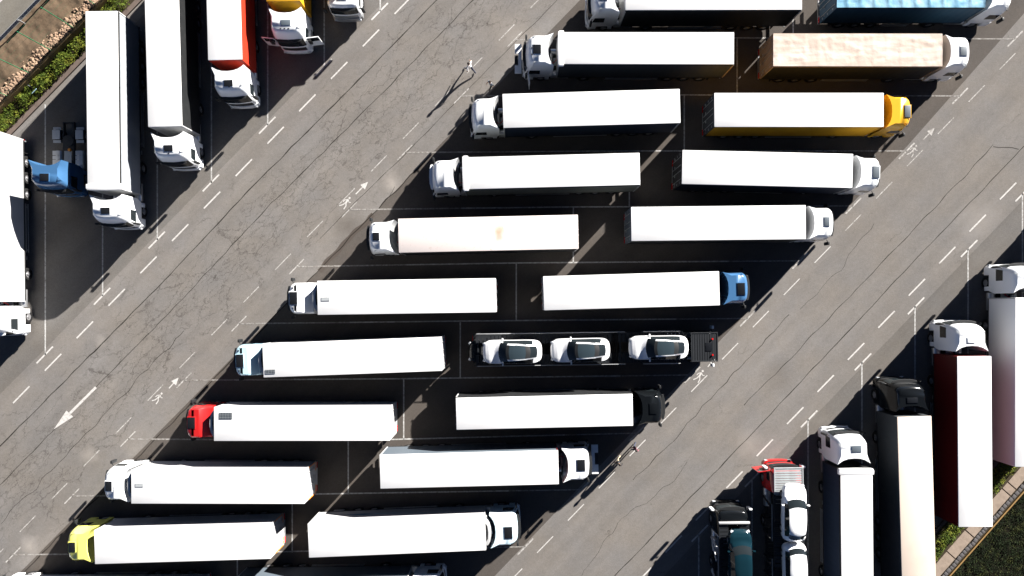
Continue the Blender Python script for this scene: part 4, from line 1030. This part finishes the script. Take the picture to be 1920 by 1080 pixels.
# -- top left: kerb, shrub bed, low wall, rubble bank with fence, guard rail and road
dv = Vector((0.697, -0.717)); nv = Vector((-0.717, -0.697))           # nv points away from the car park, to the upper left
b0 = Vector((25, 250))
KB = band(-420, 700, 0, 9, b0, dv, nv)
kerb_me = MB().prism(poly_px(KB, 0), -0.02, 0.13).mesh('kerb', bevel=0.02)
tag(obj('kerb', kerb_me, 'kerb'), kind='structure')
sheet('planting_bed', band(-420, 700, 9, 47, b0, dv, nv), 0.03, 'soil')
fq = [tuple(P(p.x, p.y))[:2] + (0,) for p in band(-180, 330, 9, 41, b0, dv, nv)]
foliage('shrub_bed', 'yellow-green low shrubs in a strip beside the kerb at top left', fq, 12000, 0.62, 0.15, 'leaf', 3)
ZT = 0.8
wl_p = [Vector((P(p.x, p.y, ZT).x, P(p.x, p.y, ZT).y)) for p in band(-420, 700, 0, 1, Vector((50, 151)), dv, nv)]
wa, wb = wl_p[0], wl_p[1]; wd = (wb - wa).normalized(); wnv = Vector((-wd.y, wd.x))
def wpt(t, off): return wa + wd * t + wnv * off
WL = (wb - wa).length
wall_root = tag(obj('retaining_wall', None, None), 'low weathered stone wall between the shrub bed and the rubble bank', 'wall')
n_blocks = int(WL / 1.3)
for k in range(n_blocks):
    t0, t1 = k * 1.3, k * 1.3 + 1.28
    mid = wpt((t0 + t1) / 2, 0.1)
    if not (-60 < mid.x < -18): 
        pass
    bmx = cached(('wallblock', k % 5), lambda: MB().box(-0.64, 0.64, -0.11 - 0.006 * (k % 5), 0.11, 0.0, 0.86 + 0.02 * (k % 3)).mesh('stone_block', bevel=0.025))
    obj('stone_block', bmx, 'wall_stone', wall_root, loc=(mid.x, mid.y, 0), rot=(0, 0, math.atan2(wd.y, wd.x)))
def wsheet(name, o0, o1, z, mat):
    pts = [tuple(wpt(0, o0)), tuple(wpt(WL, o0)), tuple(wpt(WL, o1)), tuple(wpt(0, o1))]
    return tag(obj(name, MB().flat(pts, z).mesh(name), mat), kind='structure')
# uneven bank surface
def bank():
    nx, ny = 300, 20; vs = []
    for i in range(nx + 1):
        for j in range(ny + 1):
            p = wpt(WL * i / nx, 0.22 + 3.5 * j / ny)
            z = ZT - 0.02 + 0.16 * math.exp(-((3.5 * j / ny - 0.35) / 0.45) ** 2) * (0.6 + noise.noise(Vector((p.x * 1.3, p.y * 1.3, 8)))) + 0.10 * noise.noise(Vector((p.x * 0.7, p.y * 0.7, 1))) + 0.05 * noise.noise(Vector((p.x * 2.2, p.y * 2.2, 4)))
            vs.append((p.x, p.y, z))
    k = ny + 1
    return MB().add(vs, [(i * k + j, (i + 1) * k + j, (i + 1) * k + j + 1, i * k + j + 1) for i in range(nx) for j in range(ny)]).mesh('bank', smooth=60)
tag(obj('earth_bank', bank(), 'dirt'), kind='structure')
def rock_mesh(i):
    def mk():
        bm = bmesh.new(); bmesh.ops.create_icosphere(bm, subdivisions=1, radius=1)
        for v in bm.verts: v.co *= 1 + 0.35 * noise.noise(v.co * 1.7 + Vector((i * 7, 0, 0))); v.co.z *= 0.6
        me = bpy.data.meshes.new('rock'); bm.to_mesh(me); bm.free(); return me
    return cached(('rock', i), mk)
rb = MB(); rnd = random.Random(5)
for k in range(6500):
    t = rnd.random() * WL; off = 0.28 + abs(rnd.gauss(0, 0.32)) + 0.35 * noise.noise(Vector((t * 0.35, 0, 0)))
    if off < 0.2: off = 0.25
    p = wpt(t, off); me = rock_mesh(rnd.randrange(6)); s = 0.03 + 0.15 * rnd.random() ** 4; a = rnd.random() * 6.28
    mt = Matrix.Translation((p.x, p.y, ZT + 0.02 + 0.14 * math.exp(-((off - 0.5) / 0.45) ** 2) * (0.6 + noise.noise(Vector((p.x * 1.3, p.y * 1.3, 8)))))) @ Matrix.Rotation(a, 4, 'Z') @ Matrix.Diagonal((s * 1.3, s, s, 1))
    rb.add([mt @ v.co for v in me.vertices], [tuple(f.vertices) for f in me.polygons])
tag(obj('rubble', rb.mesh('rubble'), 'rubble'), 'loose tan stones strewn behind the low wall', 'rubble', kind='stuff')
# fence
fence = tag(obj('wire_fence', None, None), 'tall wire fence with green posts along the rubble bank', 'fence')
pmesh = cached(('fpost',), lambda: MB().cyl((0, 0, 0), (0, 0, 3.8), 0.035, 8).mesh('post'))
tb = (Vector(P(145, 59, ZT)[:2]) - wa).dot(wd)
sp = (Vector(P(104, 102, ZT)[:2]) - Vector(P(145, 59, ZT)[:2])).length
fposts = [wpt(tb + k * sp, 0.27) for k in range(-9, 9)]
for q in fposts: obj('post', pmesh, 'fence_green', fence, loc=(q.x, q.y, ZT))
wr = MB()
for zz in (0.3, 0.9, 1.5, 2.1, 2.7, 3.3, 3.75):
    wr.tube([(fposts[0].x, fposts[0].y, ZT + zz), (fposts[-1].x, fposts[-1].y, ZT + zz)], 0.004, 4)
obj('wire', wr.mesh('wire'), 'fence_green', fence)
# guard rail
rail = tag(obj('guard_rail', None, None), 'galvanised steel guard rail beside the road in the corner', 'guard rail')
off = 3.45
prof = [(-0.04, 0.42), (0.03, 0.47), (0.03, 0.53), (-0.04, 0.58), (0.03, 0.63), (0.03, 0.69), (-0.04, 0.74)]
vs = []
for t in (0, WL):
    for a, z in prof: q = wpt(t, off + a); vs.append((q.x, q.y, ZT + z))
    for a, z in prof: q = wpt(t, off + a - 0.012); vs.append((q.x, q.y, ZT + z))
n7 = len(prof); fs = []
for j in range(n7 - 1):
    fs += [(j, j + 1, 2 * n7 + j + 1, 2 * n7 + j), (n7 + j, 3 * n7 + j, 3 * n7 + j + 1, n7 + j + 1)]
fs += [(n7 - 1, 2 * n7 - 1, 4 * n7 - 1, 3 * n7 - 1), (0, 2 * n7, 3 * n7, n7)]
obj('rail_beam', MB().add(vs, fs).mesh('rail_beam'), 'galv', rail)
gp = cached(('gpost',), lambda: MB().box(-0.05, 0.05, -0.06, 0.06, 0, 0.76).mesh('post'))
tg = (Vector(P(52, 50, ZT)[:2]) - wa).dot(wd)
for k in range(-8, 9):
    q = wpt(tg + k * 4.0, off - 0.14); obj('post', gp, 'galv', rail, loc=(q.x, q.y, ZT - 0.02), rot=(0, 0, math.atan2(wd.y, wd.x)))
wsheet('road', 3.7, 14.0, ZT - 0.03, 'asphalt_road')
q0, q1 = wpt(0, 6.05), wpt(WL, 6.05)
tag(obj('road_edge_line', MB().ribbon([q0, q1], 0.18, ZT - 0.026).mesh('road_edge_line'), 'paint_fresh'), kind='structure')

# small sign on the shrub bed and litter
sg = P(53, 160, 0.7)
sgn = tag(obj('small_sign', None, None, loc=(sg.x, sg.y, 0), rot=(0, 0, 0.8)), 'small blue and white plate on a stake among the shrubs', 'sign')
obj('plate', MB().box(-0.25, 0.25, -0.012, 0.012, 0.55, 0.85).mesh('plate', bevel=0.004), 'print_pale', sgn, rot=(0.7, 0, 0), loc=(0, -0.2, 0.15))
obj('stake', MB().cyl((0, 0, 0), (0, 0, 0.75), 0.02, 8).mesh('stake'), 'galv', sgn)

# -- bottom right: shrub bed, slab path, cobble gutter, edging and dark grass
d2 = Vector((0.66, -0.751)); n2 = Vector((0.751, 0.66))
b2 = Vector((1753, 1056))
KB2 = band(-400, 500, -42, -36, b2, d2, n2)
tag(obj('kerb', MB().prism(poly_px(KB2, 0), -0.02, 0.13).mesh('kerb', bevel=0.02), 'kerb'), kind='structure')
sheet('planting_bed', band(-400, 500, -36, -5, b2, d2, n2), 0.03, 'soil')
fq = [tuple(P(p.x, p.y))[:2] + (0,) for p in band(-120, 330, -36, -8, b2, d2, n2)]
foliage('shrub_bed', 'yellow-green low shrubs beside the slab path at lower right', fq, 9500, 0.55, 0.15, 'leaf', 8)
tag(obj('kerb', MB().prism(poly_px(band(-400, 500, -5, 0, b2, d2, n2), 0), -0.02, 0.10).mesh('kerb'), 'soil'), kind='structure')
path = tag(obj('slab_path', None, None), 'narrow path of tan stone slabs at lower right', 'path')
tag(path, kind='structure')
ang2 = math.atan2(-d2.y, d2.x); k0 = (CAM_H) / FPX
joints = [-340, -287, -234, -181, -128, -75, -22, 31, 84, 137, 188, 204, 257, 310, 363, 416, 469]
for i in range(len(joints) - 1):
    t0, t1 = joints[i] + 1.0, joints[i + 1] - 1.0
    pl = poly_px(band(t0, t1, 1.0 + random.uniform(-0.3, 0.3), 22, b2, d2, n2), 0)
    c = Vector(pl[0]) * 0.25 + Vector(pl[1]) * 0.25 + Vector(pl[2]) * 0.25 + Vector(pl[3]) * 0.25
    me = MB().prism([(p[0] - c.x, p[1] - c.y) for p in pl], -0.02, 0.07 + random.uniform(-0.01, 0.012)).mesh('slab', bevel=0.012)
    obj('slab', me, 'slab', path, loc=(c.x, c.y, 0))
sheet('path_bed', band(-400, 500, 0, 36, b2, d2, n2), 0.02, 'soil')
gut = tag(obj('cobble_gutter', None, None), kind='structure')
cmesh = [cached(('cob', i), lambda: MB().box(-0.12, 0.12, -0.16, 0.16, 0, 0.09 + 0.01 * i).mesh('cobble', smooth=40, bevel=0.04)) for i in range(3)]
t = -100
while t < 330:
    w_ = random.uniform(6.2, 9.0)
    p = b2 + d2 * (t + w_ / 2) + n2 * (27.5 + random.uniform(-1, 1)); q = P(p.x, p.y)
    obj('cobble', random.choice(cmesh), 'cobble', gut, loc=(q.x, q.y, 0.0), rot=(0, 0, ang2 + random.uniform(-0.15, 0.15)), scale=(w_ * k0 / 0.26, 1.0, 1))
    t += w_
tag(obj('edging_board', MB().prism(poly_px(band(-400, 500, 34, 36.5, b2, d2, n2), 0), 0, 0.12).mesh('edging_board'), 'edging'), kind='structure')
sheet('grass_bank', band(-500, 600, 36.5, 400, b2, d2, n2), 0.028, 'grass_soil')
fq = [tuple(P(p.x, p.y))[:2] + (0,) for p in band(-130, 300, 37.5, 190, b2, d2, n2)]
foliage('rough_grass', 'dark rough grass in the lower right corner', fq, 30000, 0.16, 0.11, 'grass_dark', 12, 0.03, 0.9)
